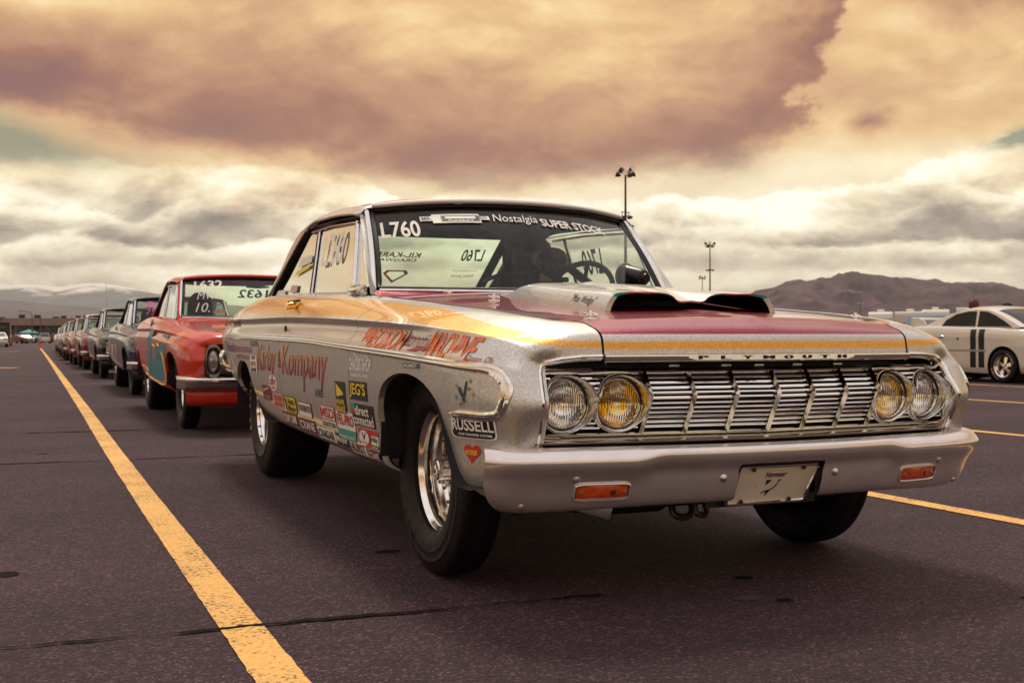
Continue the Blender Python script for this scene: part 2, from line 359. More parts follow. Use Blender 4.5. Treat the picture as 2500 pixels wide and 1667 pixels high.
# ------------------------------------------------------------------ lettering
_TXT = {}; THIN = {'Kirby', 'Kompany', 'Nostalgia', 'Automotive', 'Canton, Oh.', '"Max Wedge"', 'In Loving Memory Of', 'Nate Jones', 'MW', '10.', 'MWF', '75', 'Valvoline'}
def make_texts(strings):
    obs = []
    for s in strings:
        cu = bpy.data.curves.new('lettering', 'FONT'); cu.body = s; cu.resolution_u = 3; cu.offset = .010 if s in ('Kirby', 'Kompany') else 0.0 if s in THIN else .022; o = bpy.data.objects.new('lettering', cu); COL.objects.link(o); obs.append((s, o, cu))
    bpy.context.view_layer.update(); dg = bpy.context.evaluated_depsgraph_get()
    for s, o, cu in obs:
        me = bpy.data.meshes.new_from_object(o.evaluated_get(dg))
        if not me.vertices: print('EMPTY TEXT', repr(s))
        V = np.array([v.co[:2] for v in me.vertices]); F = [tuple(p.vertices) for p in me.polygons]
        lo, hi = V.min(0), V.max(0); _TXT[s] = ((V-lo)/(hi-lo), F, (hi-lo))
        bpy.data.objects.remove(o); bpy.data.curves.remove(cu); bpy.data.meshes.remove(me)
def text2d(s, shear=0.0):
    V, F, wh = _TXT[s]; V = V.copy()
    if shear: V[:, 0] += shear*V[:, 1]; V[:, 0] /= (1+abs(shear)); 
    return V, F
# ================================================================== the silver drag car
make_texts(['PLYMOUTH', 'L760', '1632', 'KIL-KARE', 'DRAGWAY', 'MR.', 'GASKET', 'CO.', 'Nostalgia', 'SUPER STOCK', 'RUSSELL', 'FLUID TRANSFER SYSTEMS', 'HOOKER', 'HEADERS',
  'PRECISION', 'Automotive', 'MACHINE', 'Canton, Oh.', 'PRO STREET', 'CHASSIS SHOP', 'NORTON, OHIO', "JEG'S", 'direct', 'connected', 'Holley', 'EQUIPPED', 'V', 'Valvoline', 'MSD', 'IGNITION',
  'FEL-PRO', 'PERFORMANCE GASKETS', 'HAWK', 'BRAKE', 'Kirby', '&', 'Kompany', '& VINCE', 'BIG DINE', 'Plymouth', 'MIDWEST NOSTALGIA', 'SUPER STOCK CLUB', 'COMETIC', 'GASKET', 'Auto', 'Meter', 'POWERMASTER',
  'W', 'CRANE', 'CRAGAR', 'COMP CAMS', 'Mopar', 'MOROSO', 'Vermeer', 'In Loving Memory Of', 'Nate Jones', '"Max Wedge"', 'M', 'MW', '10.', 'Racing', 'B', '75', 'GT', 'MWF', 'HOOSIER', 'ET DRAG', '2', 'US', 'HURST', 'HOLLEY', 'RSTK'])

# ---- guide lines of the body side: distance from the centre plane, distance behind the front axle, height
SY = [4.13, 3.75, 3.3, 2.95, 2.4, 1.9, 1.25, .62, .1, -.3, -.52, -.64, -.70, -.75]
GX = [[.70, .73, .77, .785, .785, .785, .775, .675, .640, .600, .575, .562, .557, .557],
      [.76, .80, .835, .845, .845, .845, .84, .78, .745, .715, .69, .66, .64, .62],
      [.83, .87, .90, .905, .905, .905, .90, .87, .845, .81, .775, .735, .71, .68],
      [.87, .90, .925, .93, .93, .93, .93, .925, .915, .885, .84, .79, .755, .722],
      [.86, .89, .915, .918, .918, .918, .918, .915, .908, .888, .85, .807, .775, .735],
      [.885, .915, .94, .95, .953, .955, .955, .953, .945, .922, .89, .845, .805, .745],
      [.885, .915, .94, .95, .953, .955, .955, .953, .945, .925, .897, .858, .820, .751],
      [.87, .905, .935, .948, .950, .952, .952, .950, .942, .925, .900, .866, .832, .757],
      [.82, .87, .915, .93, .935, .938, .938, .935, .925, .915, .89, .855, .822, .752],
      [.75, .80, .86, .885, .895, .90, .90, .90, .895, .885, .865, .835, .805, .748],
      [.70, .74, .80, .83, .84, .845, .845, .845, .84, .825, .81, .79, .77, .74]]
GZ = [[.93, .975, 1.01, 1.03, 1.025, 1.008, .985, .943, .900, .870, .848, .830, .795, .745],
      [.915, .962, .997, 1.015, 1.01, .99, .965, .932, .900, .870, .846, .822, .788, .744],
      [.895, .93, .957, .965, .962, .948, .925, .900, .872, .846, .822, .797, .770, .738],
      [.885, .903, .905, .90, .897, .893, .88, .862, .842, .820, .80, .776, .752, .728],
      [.868, .88, .878, .872, .868, .864, .852, .838, .822, .802, .782, .758, .734, .716],
      [.815, .822, .818, .815, .812, .808, .797, .776, .757, .740, .727, .712, .702, .695],
      [.77, .775, .775, .773, .771, .768, .758, .738, .72, .702, .688, .675, .666, .655],
      [.68, .66, .65, .64, .63, .62, .62, .62, .62, .615, .613, .612, .611, .610],
      [.60, .56, .53, .51, .50, .49, .48, .475, .48, .49, .50, .51, .52, .53],
      [.54, .50, .46, .42, .385, .368, .355, .345, .34, .335, .335, .35, .39, .45],
      [.52, .48, .43, .38, .345, .335, .325, .315, .31, .295, .29, .31, .36, .42]]
YE = {11: [-.64]*3+[-.63]*2+[-.625]*3+[-.615, -.60, -.59], 12: [-.715, -.71, -.70, -.682, -.676, -.688, -.698, -.708, -.695, -.665, -.645], 13: [-.727, -.722, -.712, -.690, -.684, -.698, -.722, -.750, -.716, -.675, -.655]}
YS0 = [4.09, 4.11, 4.125, 4.14, 4.12, 4.13, 4.12, 4.10, 4.06, 4.0, 3.96]
def guide(i):
    out = []
    for s in range(14):
        y = SY[s]
        if s in YE: y = YE[s][i]
        if s == 0: y = YS0[i]
        out.append((GX[i][s], y, GZ[i][s]))
    return out
def body_grid(ns, ng): return loft([guide(i) for i in range(11)], ns, ng, crease_g=(3, 5, 6))
GRID = body_grid(12, 7)                      # rows across the section, columns along the car
NR, NC = GRID.shape[:2]
TROW = np.repeat(np.linspace(0, 10, NR)[:, None], NC, 1)     # which guide line a point lies on
SEAM = spline(guide(0), 12)
def ss(a, b, x):
    t = np.clip((x-a)/(b-a), 0, 1); return t*t*(3-2*t)
def smooth_poly(p, n=6):
    p = np.array([(0, a, b) for a, b in p]); return [(q[1], q[2]) for q in spline(p, n)]
ARCH_F = smooth_poly([(.31, .15), (.285, .322), (.258, .45), (.25, .554), (.20, .616), (.10, .659), (-.03, .677), (-.138, .672), (-.239, .648), (-.33, .598), (-.387, .522), (-.434, .448), (-.49, .377), (-.56, .32), (-.62, .15)])
ARCH_R = smooth_poly([(3.26, .15), (3.28, .45), (3.26, .56), (3.21, .605), (3.135, .645), (2.97, .665), (2.80, .642), (2.70, .56), (2.60, .456), (2.5, .40), (2.4, .355), (2.25, .15)])
PY = [-.63, -.56, -.45, -.3, .1, .62, 1.0]; PT = [.0, .55, .75, .62, .42, .35, .2]
ZY = [-.75, -.71, -.655, -.59, -.45, -.3, -.1, .1, .62]; ZU = [.781, .784, .799, .813, .833, .853, .878, .897, .930]; ZL = [.760, .768, .780, .790, .806, .822, .838, .849, .870]
def paint_sides(V, t):
    V = np.asarray(V); y = V[:, 1]; z = V[:, 2]; w = 1-ss(-.62, -.15, y)
    w = 1-ss(.3, .7, y); a = np.minimum(t-1.0, 2.75-t)*.04; b = np.minimum(np.interp(y, ZY, ZU)-z, z-np.interp(y, ZY, ZL))
    p = np.interp(y, PY, PT)-t; p = np.where((y > .95) | (y < -.64), -1, p)
    return dict(gold=a*(1-w)+b*w, purple=p*.05, red=np.full(len(V), -1.), teal=np.full(len(V), -1.))
car = tag(empty('drag_car'), 'silver drag coupe with purple hood, gold stripe and sponsor stickers, foremost in the line', 'car', 'drag cars lined up nose to tail')
side_bvh = {}
def body_sides():
    V0 = GRID.reshape(-1, 3); F0 = grid_faces(NR, NC); tt = TROW.reshape(-1)
    V4 = np.hstack([V0, tt[:, None]])
    for s in (-1, 1):
        for nm, lo, hi in (('front_fender', -9, .598), ('door', .602, 1.898), ('rear_fender', 1.902, 9)):
            V, F = list(V4), F0
            V, F = clip(V, F, np.array(V)[:, 1]-lo); V, F = clip(V, F, hi-np.array(V)[:, 1])
            for a in (ARCH_F, ARCH_R):
                A = np.array(V); V, F = clip(V, F, poly_sd(A[:, 1:3], a))
            A = np.array(V); P = A[:, :3]*(s, 1, 1); at = paint_sides(A[:, :3], A[:, 3])
            # turn the free edges inwards so the sheet has a lip
            F = [f[::-1] if s > 0 else f for f in F]
            cnt = {}
            for f in F:
                for i in range(len(f)): e = (f[i], f[(i+1) % len(f)]); cnt[e] = 1
            V2 = [tuple(p) for p in P]; F2 = list(F); mp = {}
            def lip(i):
                if i not in mp: mp[i] = len(V2); p = P[i]; V2.append((p[0]-s*(.022 if A[i, 3] > .05 else .012), p[1], p[2]-(0 if A[i, 3] > .05 else .03)))
                return mp[i]
            midx = [0]*len(F2)
            for (a, b) in list(cnt):
                if (b, a) not in cnt: F2.append((b, a, lip(a), lip(b))); midx.append(1 if abs(P[a, 1]-P[b, 1]) < 1e-4 and abs(P[a, 1]-1.25) < .66 or (A[a, 3] < .01 and A[b, 3] < .01 and P[a, 1] < 1.0) else 0)
            ext = len(V2)-len(P); at = {k: np.r_[v, np.full(ext, -1.)] for k, v in at.items()}
            obj(nm, V2, F2, FLAKE, car, attrs=at, sharp=38, mats=[FLAKE, BLACK], midx=midx)
        side_bvh[s] = BVHTree.FromPolygons([Vector(p*(s, 1, 1)) for p in V0], F0)
        # dark sheet a finger behind the skin, seen in the gaps
        Vb, Fb = list(V0*(1, 1, 1)-np.array((.03, 0, 0))), F0
        for a in (ARCH_F, ARCH_R):
            A = np.array(Vb); Vb, Fb = clip(Vb, Fb, poly_sd(A[:, 1:3], a)+.004)
        A = np.array(Vb); Vb, Fb = clip(Vb, Fb, A[:, 1]+.50)
        obj('inner_panel', np.array(Vb)*(s, 1, 1), Fb, BLACK, car)
        for a in (ARCH_F, ARCH_R):
            g = G(); a = [(y, max(z, .362)) for y, z in a]; k = len(a); V = [(s*.925, y, z) for y, z in a]+[(s*.45, y, z) for y, z in a]; F = [(i, i+1, k+i+1, k+i) for i in range(k-1)]; F.append(tuple(range(k, 2*k)))
            g.add(V, F).build('wheel_well', INTERIOR, car)
body_sides()
def side_pt(y, z, off=0.0, s=-1):
    h = side_bvh[s].ray_cast(Vector((s*3, y, z)), Vector((-s, 0, 0)))
    if h[0] is None:
        h = side_bvh[s].find_nearest(Vector((s*.94, y, z)))
    n = h[1] if h[1].x*s > 0 else -h[1]
    return h[0]+n*off

# ---- hood
def seam_at(y):
    o = np.argsort(SEAM[:, 1]); return np.interp(y, SEAM[o, 1], SEAM[o, 0])
def hood_pt(u, v):
    """u 0 front lip .. 1 rear edge along the seam, v -1..1 across"""
    k = np.interp(u, [0, 1], [len(SEAM)-1, HOOD_END]); i = int(min(k, len(SEAM)-2)); f = k-i; p = SEAM[i]*(1-f)+SEAM[i+1]*f
    y = p[1]; a = abs(v)
    bow = -.062 if y < -.7 else np.interp(y, [-.7, -.3, .3, .95], [-.062, -.02, 0, -.17]); crown = np.interp(y, [-.73, -.70, -.6, -.3, .95], [.0, .008, .016, .012, .018])
    x = v*(p[0]-.0075); yy = y+bow*(1-a**(1.3 if y < -.3 else 1.9)); z = p[2]+crown*(1-a**2.4)+.007*math.exp(-(x/.035)**2)*np.interp(y, [-.72, -.6, .95], [0, 1, 1])
    return np.array((x, yy, z))
HOOD_END = int(np.argmin(abs(SEAM[:, 1]-.93)))
US = np.r_[np.linspace(0, .2, 22), np.linspace(.21, .5, 30), np.linspace(.52, 1, 30)]
HV = [np.array([hood_pt(u, v) for v in np.linspace(-1, 1, 61)]) for u in US]
def hood():
    V = np.vstack(HV); F = grid_faces(len(US), 61)
    y, z, x = V[:, 1], V[:, 2], abs(V[:, 0])
    yl = y+np.where(y < -.5, .062*(1-(x/.56)**1.3), 0)     # height bands follow the curved front lip
    at = dict(gold=np.minimum(.781-z, z-.760), purple=np.where(y > -.9, np.maximum(z-.803, (y+.4)), -1), red=np.full(len(V), -1.), teal=np.full(len(V), -1.))
    at['gold'] = np.where(y > -.4, -1, at['gold'])
    obj('hood', V, F, FLAKE, car, attrs=at, sharp=50)
    # dark strip under the seam on either side
    for s in (-1, 1):
        pts = [hood_pt(u, s) for u in US]; g = G()
        V = [p+np.array((-s*.02, .004, -.012)) for p in pts]+[p+np.array((s*.03, .004, -.012)) for p in pts]; k = len(pts)
        g.add(V, [(i, i+1, k+i+1, k+i) for i in range(k-1)]).build('hood_gutter', BLACK, car)
hood()
hood_bvh = BVHTree.FromPolygons([Vector(p) for p in np.vstack(HV)], grid_faces(len(US), 61))
def hood_z(x, y):
    h = hood_bvh.ray_cast(Vector((x, y, 2)), Vector((0, 0, -1))); return h[0].z if h[0] is not None else .96
# chrome lip under the hood edge with the raised maker's name
def hood_lip():
    n = 41; xs = np.linspace(-.553, .553, n); prof = [(.004, .745), (-.004, .7448), (-.0140, .7425), (-.0145, .740), (-.0125, .726), (-.004, .722), (.02, .722)]
    V = []
    for x in xs:
        yb = hood_pt(0, x/.553)[1]
        for dy, z in prof: V.append((x, yb+dy, z))
    b = obj('hood_lip_trim', V, grid_faces(n, len(prof)), CHROME, car, sharp=30)
    tv, tf = text2d('PLYMOUTH')
    V_, F_, wh = _TXT['PLYMOUTH']
    # widely spaced letters, each set on the curve of the lip
    letters = 'PLYMOUTH'; make_texts(list(letters))
    for i, ch in enumerate(letters):
        cx = -.252+i*.0715; v, f, w = _TXT[ch]; ww = .030 if ch != 'M' else .036
        g = G(); k = len(v); P = []
        for a in (0, 1):
            for q in v:
                x = cx+(q[0]-.5)*ww; yb = hood_pt(0, x/.553)[1]-.0172; P.append((x, yb-(.001+.0025*a), .7295+q[1]*.0105))
        g.add(P, [tuple(i+k for i in q) for q in f]+[tuple(reversed(q)) for q in f]).build('letter', KBLACK, b, smooth=False)
    # flat centre plaque
    g = G(); pl = [(-.305, .741), (-.285, .7265), (.285, .7265), (.305, .741)]
    for x0, x1 in zip(np.linspace(-.30, .30, 24)[:-1], np.linspace(-.30, .30, 24)[1:]):
        ya, yb = hood_pt(0, x0/.553)[1]-.0158, hood_pt(0, x1/.553)[1]-.0158
        za = .727 if abs(x0) < .285 else .734; zb = .727 if abs(x1) < .285 else .734
        g.add([(x0, ya-.0006, za), (x1, yb-.0006, zb), (x1, yb, .7415), (x0, ya, .7415)], [(0, 1, 2, 3)])
    g.build('plaque', mat('brushed_plaque', (.80, .77, .72), .22, 1.0, nscale=30, namt=.2), b)
hood_lip()

# ---- hood scoop
def scoop():
    ring = [(.336, -.004), (.328, .018), (.316, .038), (.298, .055), (.272, .060), (.18, .061), (.10, .058), (.073, .050), (.052, .034), (.030, .029), (0, .028)]
    full = [(-x, h) for x, h in ring]+[(x, h) for x, h in ring[::-1][1:]]
    full3 = spline([(x, 0, h) for x, h in full], 3)
    ys = [-.318, -.312, -.29, -.2, -.05, .12, .3, .42, .5, .58, .66]
    V = []
    for y in ys:
        fade = ss(-.31, .05, y); tail = 1-ss(.42, .66, y)
        for x, _, h in full3:
            xx = x*(1-.05*ss(-.3, .6, y)); flat = np.interp(abs(x), [0, .25, .298, .316, .328, .336], [.063, .061, .054, .038, .018, -.004])
            hh = h*(1-fade)+flat*fade
            V.append((xx, y+.012*(1-(x/.33)**2)*(1-ss(-.3, 0, y)), hood_z(xx, y)+(hh*tail if hh > 0 else hh)+.001))
    V = np.array(V); k = len(full3); F = grid_faces(len(ys), k)
    x, y = V[:, 0], V[:, 1]; front = -.300-y
    zt = np.array([h for _, _, h in full3]*len(ys)); tops = np.where(zt > .05, 1., -1.)
    band = lambda a, b: np.minimum(x-a, b-x)
    teal = np.maximum.reduce([band(-.30, -.248), band(-.125, -.085), band(.09, .125), band(.255, .30)]); red = np.maximum(band(-.248, -.125), band(.125, .255))
    near = np.where((y < -.285) & (zt > .045), .02, -1)
    o = obj('hood_scoop', V, F, FLAKE, car, attrs=dict(gold=np.full(len(V), -1.), purple=np.full(len(V), -1.), teal=np.minimum(teal, near), red=np.minimum(red, near)), sharp=50)
    # mouth: inward lip and a dark tunnel
    g = G(); r0 = [(x, h) for x, _, h in full3]
    def ringpts(ins, y):
        out = []
        for x, h in r0: out.append((x*(1-ins*1.6), y+.012*(1-(x/.33)**2)*(1 if y < -.2 else 0), hood_z(x, y)+max(h-ins*.16, -.004)+.001))
        return out
    A, B, Cc = ringpts(0, -.318), ringpts(.035, -.316), ringpts(.04, -.02)
    ax = np.array([p[0] for p in A+B]); hz = np.array([h for _, h in r0]*2); bd = lambda a, b: np.minimum(ax-a, b-ax); on = np.where(hz > .048, 1., -1.)
    obj('mouth_rim', A+B, grid_faces(2, k), FLAKE, o, sharp=30, attrs=dict(gold=-np.ones(2*k), purple=-np.ones(2*k), teal=np.minimum(on, np.maximum.reduce([bd(-.31, -.248), bd(-.125, -.075), bd(.075, .125), bd(.248, .31)])), red=np.minimum(on, np.maximum(bd(-.248, -.125), bd(.125, .248)))))
    g = G(); g.add(B+Cc, grid_faces(2, k)); n0 = len(g.v); g.add(Cc+[(Cc[-1][0], Cc[-1][1], hood_z(.3, -.02)-.01), (Cc[0][0], Cc[0][1], hood_z(.3, -.02)-.01)], [tuple(range(k+2))])
    g.build('air_duct', BLACK, o)
    g = G(); g.tube([(.06, -.285, hood_z(.06, -.285)+.026), (.27, -.26, hood_z(.27, -.26)+.004)], .0035, 6); g.build('brace_rod', CHROME, o)
    # writing on the flank facing the door side
    v, f = text2d('"Max Wedge"', .06); P = []
    sb = BVHTree.FromPolygons([Vector(p) for p in V], F)
    for q in v:
        yy = -.03-q[0]*.20; zz = .905+q[1]*.034+.10*(yy+.13); h = sb.ray_cast(Vector((-2, yy, zz)), Vector((1, 0, 0))); P.append((h[0].x-.0015 if h[0] is not None else -.33, yy, zz))
    obj('lettering', P, f, KBLACK, o, smooth=False)
scoop()
# hood pins
for x, y in ((-.499, -.54), (.499, -.54), (-.44, .39), (.44, .39)):
    z = hood_z(x, y); g = G(); g.lathe([(0, .003), (.022, .003), (.023, .001), (.023, -.002)], 16, T(x, y, z)); g.lathe([(0, .026), (.006, .024), (.006, 0)], 10, T(x, y, z))
    g.tube([(x+.018*math.cos(a), y+.012*math.sin(a)-.01, z+.012+.004*math.sin(a)) for a in np.linspace(0, 2*math.pi, 14)[:-1]], .0022, 6, closed=True); g.tube([(x-.022, y, z+.017), (x+.02, y+.004, z+.017)], .0022, 6)
    g.build('hood_pin', CHROME, car)
for x in (-.45, .12):
    g = G(); y = .83+.1*(abs(x)/.69)**2; g.box((x, y, .985), (.05, .012, .012), Matrix.Rotation(.4, 3, 'Z'), .003); g.tube([(x, y, .97), (x, y, .995)], .009, 8); g.build('wiper_pivot', CHROME, car)

# ---- windshield, rear glass, roof
def WS(u, v):
    a = abs(u)**2.3; b = np.array([.69*u, .83+.25*a, .998+.010*a]); t = np.array([.635*u, 1.25+.145*a, 1.402-.030*a])
    p = b+(t-b)*v; p[2] += .006*math.sin(math.pi*v); p[1] -= .02*math.sin(math.pi*v); return p
def BL(u, v):
    a = abs(u)**2.2; b = np.array([.735*u, 3.44-.18*a, 1.035]); t = np.array([.628*u, 2.80-.115*a, 1.405-.004*a]); p = b+(t-b)*v; p[1] += .03*math.sin(math.pi*v); return p
def patch(name, fn, nu, nv, m, parent=car, off=None, u0=-1, u1=1, v0=0, v1=1):
    V = [fn(u, v) for v in np.linspace(v0, v1, nv) for u in np.linspace(u0, u1, nu)]
    return obj(name, V, grid_faces(nv, nu), m, parent)
windshield = patch('windshield', WS, 41, 14, WGLASS)
rear_glass = patch('rear_window', BL, 31, 10, glass_mat('rear_glass', (.93, .98, .90), .5))
def edge_strip(name, path, r, m, flat=(1, 1), closed=False, up=None, parent=car, n=8):
    g = G(); g.tube(path, r, n, closed, flat, up=up); return g.build(name, m, parent)
us = np.linspace(-1, 1, 41); vs = np.linspace(0, 1, 14)
loop = [WS(u, 0) for u in us]+[WS(1, v) for v in vs[1:]]+[WS(u, 1) for u in us[::-1][1:]]+[WS(-1, v) for v in vs[::-1][1:-1]]
edge_strip('windshield_seal', loop, .013, BLACK, (1, .55), True)
edge_strip('windshield_trim', [p+np.array((0, -.02, -.012)) for p in [WS(u, 0) for u in us]], .014, CHROME, (1, .7))
for s in (-1, 1):
    edge_strip('pillar_trim', [WS(s, v)+np.array((s*.026, -.006, 0)) for v in np.linspace(-.03, 1.0, 12)], .013, CHROME, (1, .8))
    lo, hi = [], []
    g = G()
    A = [WS(s, v)+np.array((s*.016, .008, 0)) for v in np.linspace(-.05, 1.02, 14)]; B_ = [np.array((s*np.interp(v, [0, 1], [.752, .695]), np.interp(v, [0, 1], [1.00, 1.375]), np.interp(v, [0, 1], [.975, 1.352]))) for v in np.linspace(-.04, 1.0, 14)]
    Cx = [p+np.array((-s*.035, .03, 0)) for p in B_]
    g.add(A+B_+Cx, grid_faces(3, 14, s < 0)); at = np.full(42, -1.)
    obj('windshield_pillar', g.v, g.f, FLAKE, car, attrs=dict(gold=at, purple=at, red=at, teal=at))
edge_strip('header_trim', [WS(u, 1)+np.array((0, -.012, .018)) for u in us], .013, mat('header_silver', (.74, .71, .66), .3, .6), (1, .9))
RA = [(.697, 1.37, 1.350), (.697, 1.415, 1.357), (.697, 1.6, 1.374), (.694, 2.0, 1.393), (.692, 2.36, 1.388), (.700, 2.56, 1.328), (.714, 2.73, 1.248), (.742, 2.91, 1.142), (.776, 3.10, 1.025)]
RB = [(.668, 1.375, 1.375), (.668, 1.415, 1.386), (.668, 1.6, 1.402), (.666, 2.0, 1.422), (.672, 2.40, 1.414), (.688, 2.63, 1.375), (.705, 2.81, 1.298), (.730, 2.98, 1.178), (.770, 3.18, 1.03)]
RC = [(.585, 1.372, 1.388), (.587, 1.41, 1.405), (.588, 1.6, 1.420), (.584, 2.0, 1.437), (.588, 2.42, 1.430), (.632, 2.69, 1.405), (.668, 2.88, 1.325), (.700, 3.05, 1.200), (.748, 3.27, 1.03)]
RD = [(.3, 1.272, 1.404), (.3, 1.315, 1.425), (.3, 1.55, 1.432), (.3, 2.0, 1.450), (.3, 2.4, 1.445), (.29, 2.77, 1.405)]
RE = [(0, 1.25, 1.407), (0, 1.295, 1.429), (0, 1.55, 1.436), (0, 2.0, 1.454), (0, 2.4, 1.449), (0, 2.80, 1.408)]
def roof():
    top = loft([RA[:6], RB[:6], RC[:6], RD, RE], 8, 6); sail = loft([RA[4:], RB[4:], RC[4:]], 8, 6)[:, 8:]
    V, F = [], []
    def put(Gd, s):
        r, c = Gd.shape[:2]; n = len(V); V.extend([tuple(p) for p in (Gd*(s, 1, 1)).reshape(-1, 3)]); F.extend([tuple(i+n for i in q) for q in grid_faces(r, c, s > 0)])
    for s in (-1, 1): put(top, s); put(sail, s)
    bm = bmesh.new(); vv = [bm.verts.new(v) for v in V]
    for f in F: bm.faces.new([vv[i] for i in f])
    bmesh.ops.remove_doubles(bm, verts=bm.verts[:], dist=.0006); bm.verts.index_update(); V = [v.co.copy() for v in bm.verts]; F = [[v.index for v in f.verts] for f in bm.faces]; bm.free()
    A = np.array(V); x = abs(A[:, 0]); y = A[:, 1]
    fr = y-(1.25+.122*(x/.585)**2.2)           # distance behind the front edge
    red = np.maximum(np.minimum(.66-x, fr-.001), np.minimum(y-2.45, 1)); m1 = -np.ones(len(A)); sx = A[:, 0]
    gap = np.maximum.reduce([.018-abs(sx+.10), .018-abs(sx+.20), .018-abs(sx-.10), .02-abs(sx-.19), .018-abs(sx-.30)]); red = np.where((y < 1.62) & (gap > 0), -1, red); red = np.where((y < 1.62), np.minimum(red, -gap), red)
    teal = np.where((fr > .001) & (y < 1.62), np.maximum(.035-abs(sx+.15), .03-abs(sx-.245)), -1)
    obj('roof', V, F, FLAKE, car, attrs=dict(gold=m1, purple=m1, red=red, teal=teal), sharp=45)
    # headliner
    V2 = [(p[0]*.985, p[1], p[2]-.022) for p in V]; obj('headliner', V2, [f[::-1] for f in F], INTERIOR, car)
roof()
for s in (-1, 1):
    pts = spline([(s*(x+.004), y, z-.004) for x, y, z in RA], 5); edge_strip('drip_rail', pts, .008, mat('rail_silver', (.70, .67, .62), .25, .8), (1, 1))
    # side glass with its frames
    def SW(y, z): return np.array((s*np.interp(z, [.98, 1.37], [.765, .690]), y, z))
    top = lambda y: np.interp(y, [1.36, 1.9, 2.41, 2.75, 3.06], [1.334, 1.362, 1.368, 1.21, 1.03])
    belt = lambda y: np.interp(y, [1.0, 1.9, 3.1], [.978, 1.008, 1.03])
    def pane(name, poly, m=SGLASS):
        return obj(name, [SW(y, z)-np.array((s*.008, 0, 0)) for y, z in poly], [tuple(range(len(poly)))[::(-1 if s > 0 else 1)]], m, car, smooth=False)
    v_b, v_t, b_b, b_t = (1.225, belt(1.225)), (1.385, 1.318), (2.074, belt(2.074)), (2.155, 1.345)
    SG = SGLASS if s < 0 else LENS; pane('vent_window', [(1.03, belt(1.03)), v_b, v_t, (1.355, 1.315)], SG); pane('door_window', [v_b, b_b, b_t, (1.9, 1.345), v_t], SG)
    pane('quarter_window', [b_b, (2.92, belt(2.92)), (2.72, 1.12), (2.36, 1.335), b_t], SG)
    for nm, a, b, r, m in (('vent_frame', v_b, v_t, .011, CHROME), ('glass_frame', b_b, b_t, .009, BLACK), ('glass_channel', (b_b[0]-.022, b_b[1]), (b_t[0]-.016, b_t[1]), .006, CHROME)):
        edge_strip(nm, [SW(*a), SW(*b)], r, m, (1, .8))
    edge_strip('window_header', [SW(y, top(y)-.022) for y in (1.37, 1.6, 1.9, 2.1, 2.3)], .007, CHROME)
    hp = [(y, top(y)) for y in (1.355, 1.6, 1.9, 2.15, 2.41, 2.58, 2.75, 2.9, 3.06)]
    g = G(); a = [SW(y, z)+np.array((s*.012, 0, .004)) for y, z in hp]; b = [SW(y, z)+np.array((-s*.045, 0, -.012)) for y, z in hp]; g.add(a+b, grid_faces(2, len(a))).build('window_reveal', BLACK, car)
    g = G(); ir = [SW(*q)-np.array((s*.03, 0, 0)) for q in ((2.36, 1.335), (2.72, 1.12), (2.92, belt(2.92)), (3.08, 1.03), (2.75, 1.22), (2.43, 1.365))]; g.add(ir, [tuple(range(6))]).build('quarter_trim', INTERIOR, car, smooth=False)
    edge_strip('belt_trim', [SW(y, belt(y)+.002)+np.array((s*.004, 0, 0)) for y in np.linspace(1.02, 3.05, 16)], .007, mat('rail_silver', (.7, .67, .62), .25, .8))
    g = G(); g.box(tuple(SW(1.155, .998)+np.array((s*.018, 0, 0))), (.03, .15, .028), None, .006); g.box(tuple(SW(1.17, 1.02)+np.array((s*.014, 0, 0))), (.02, .10, .02), None, .005); g.build('vent_bracket', CHROME, car)
    # recessed door handle area with the gold pull
    g = G(); c = side_pt(1.80, .955, .004, s); g.box(tuple(c+Vector((0, .02, .012))), (.02, .21, .012), None, .004); g.box(tuple(c+Vector((0, .07, -.006))), (.016, .06, .03), Matrix.Rotation(.5, 3, 'X'), .005); h = g.build('door_handle', mat('handle_dark', (.10, .05, .03), .25, .6), car)
    g = G(); g.tube([side_pt(1.80, .952, .006, s), side_pt(1.80, .935, .03, s), side_pt(1.74, .922, .03, s), side_pt(1.70, .935, .008, s), side_pt(1.70, .95, .005, s)], .009, 8); g.build('pull', mat('gold_metal', (.75, .40, .07), .2, .9), h)
    g = G(); g.box(tuple(side_pt(1.82, .832, .006, s)), (.012, .012, .03), Matrix.Rotation(-.3, 3, 'X'), .003); g.build('lock_button', BLACK, car)

# ---- cowl, deck lid, tail, dark inside
def cowl():
    V = []
    n = 41
    for i, v in enumerate(np.linspace(-1, 1, n)):
        a = hood_pt(1, v)+np.array((0, .006, -.004)); b = WS(v, 0)+np.array((v*.045, .0, -.012)); V += [tuple(a), tuple((a*.5+b*.5)+np.array((0, 0, -.004))), tuple(b)]
    obj('cowl_panel', V, grid_faces(n, 3), FLAKE, car, attrs=dict(gold=-np.ones(len(V)), purple=np.ones(len(V)), red=-np.ones(len(V)), teal=-np.ones(len(V))))
cowl()
def deck():
    V = []; ys = np.linspace(3.12, 4.09, 20); o = np.argsort(SEAM[:, 1])
    for y in ys:
        hw = np.interp(y, SEAM[o, 1], SEAM[o, 0]); z = np.interp(y, SEAM[o, 1], SEAM[o, 2])
        for v in np.linspace(-1, 1, 21): V.append((v*hw, y, z+.02*(1-abs(v)**2.2)-.002))
    obj('trunk_lid', V, grid_faces(20, 21, True), FLAKE, car, attrs=dict(gold=-np.ones(len(V)), purple=-np.ones(len(V)), red=np.ones(len(V)), teal=-np.ones(len(V))))
    col = GRID[:, 0]; n = len(col); V = [tuple(p*(-1, 1, 1)) for p in col]+[tuple(p) for p in col]
    obj('tail_panel', V, [(i, i+1, n+i+1, n+i) for i in range(n-1)], FLAKE, car, attrs={k: -np.ones(2*n) for k in ('gold', 'purple', 'red', 'teal')})
deck()
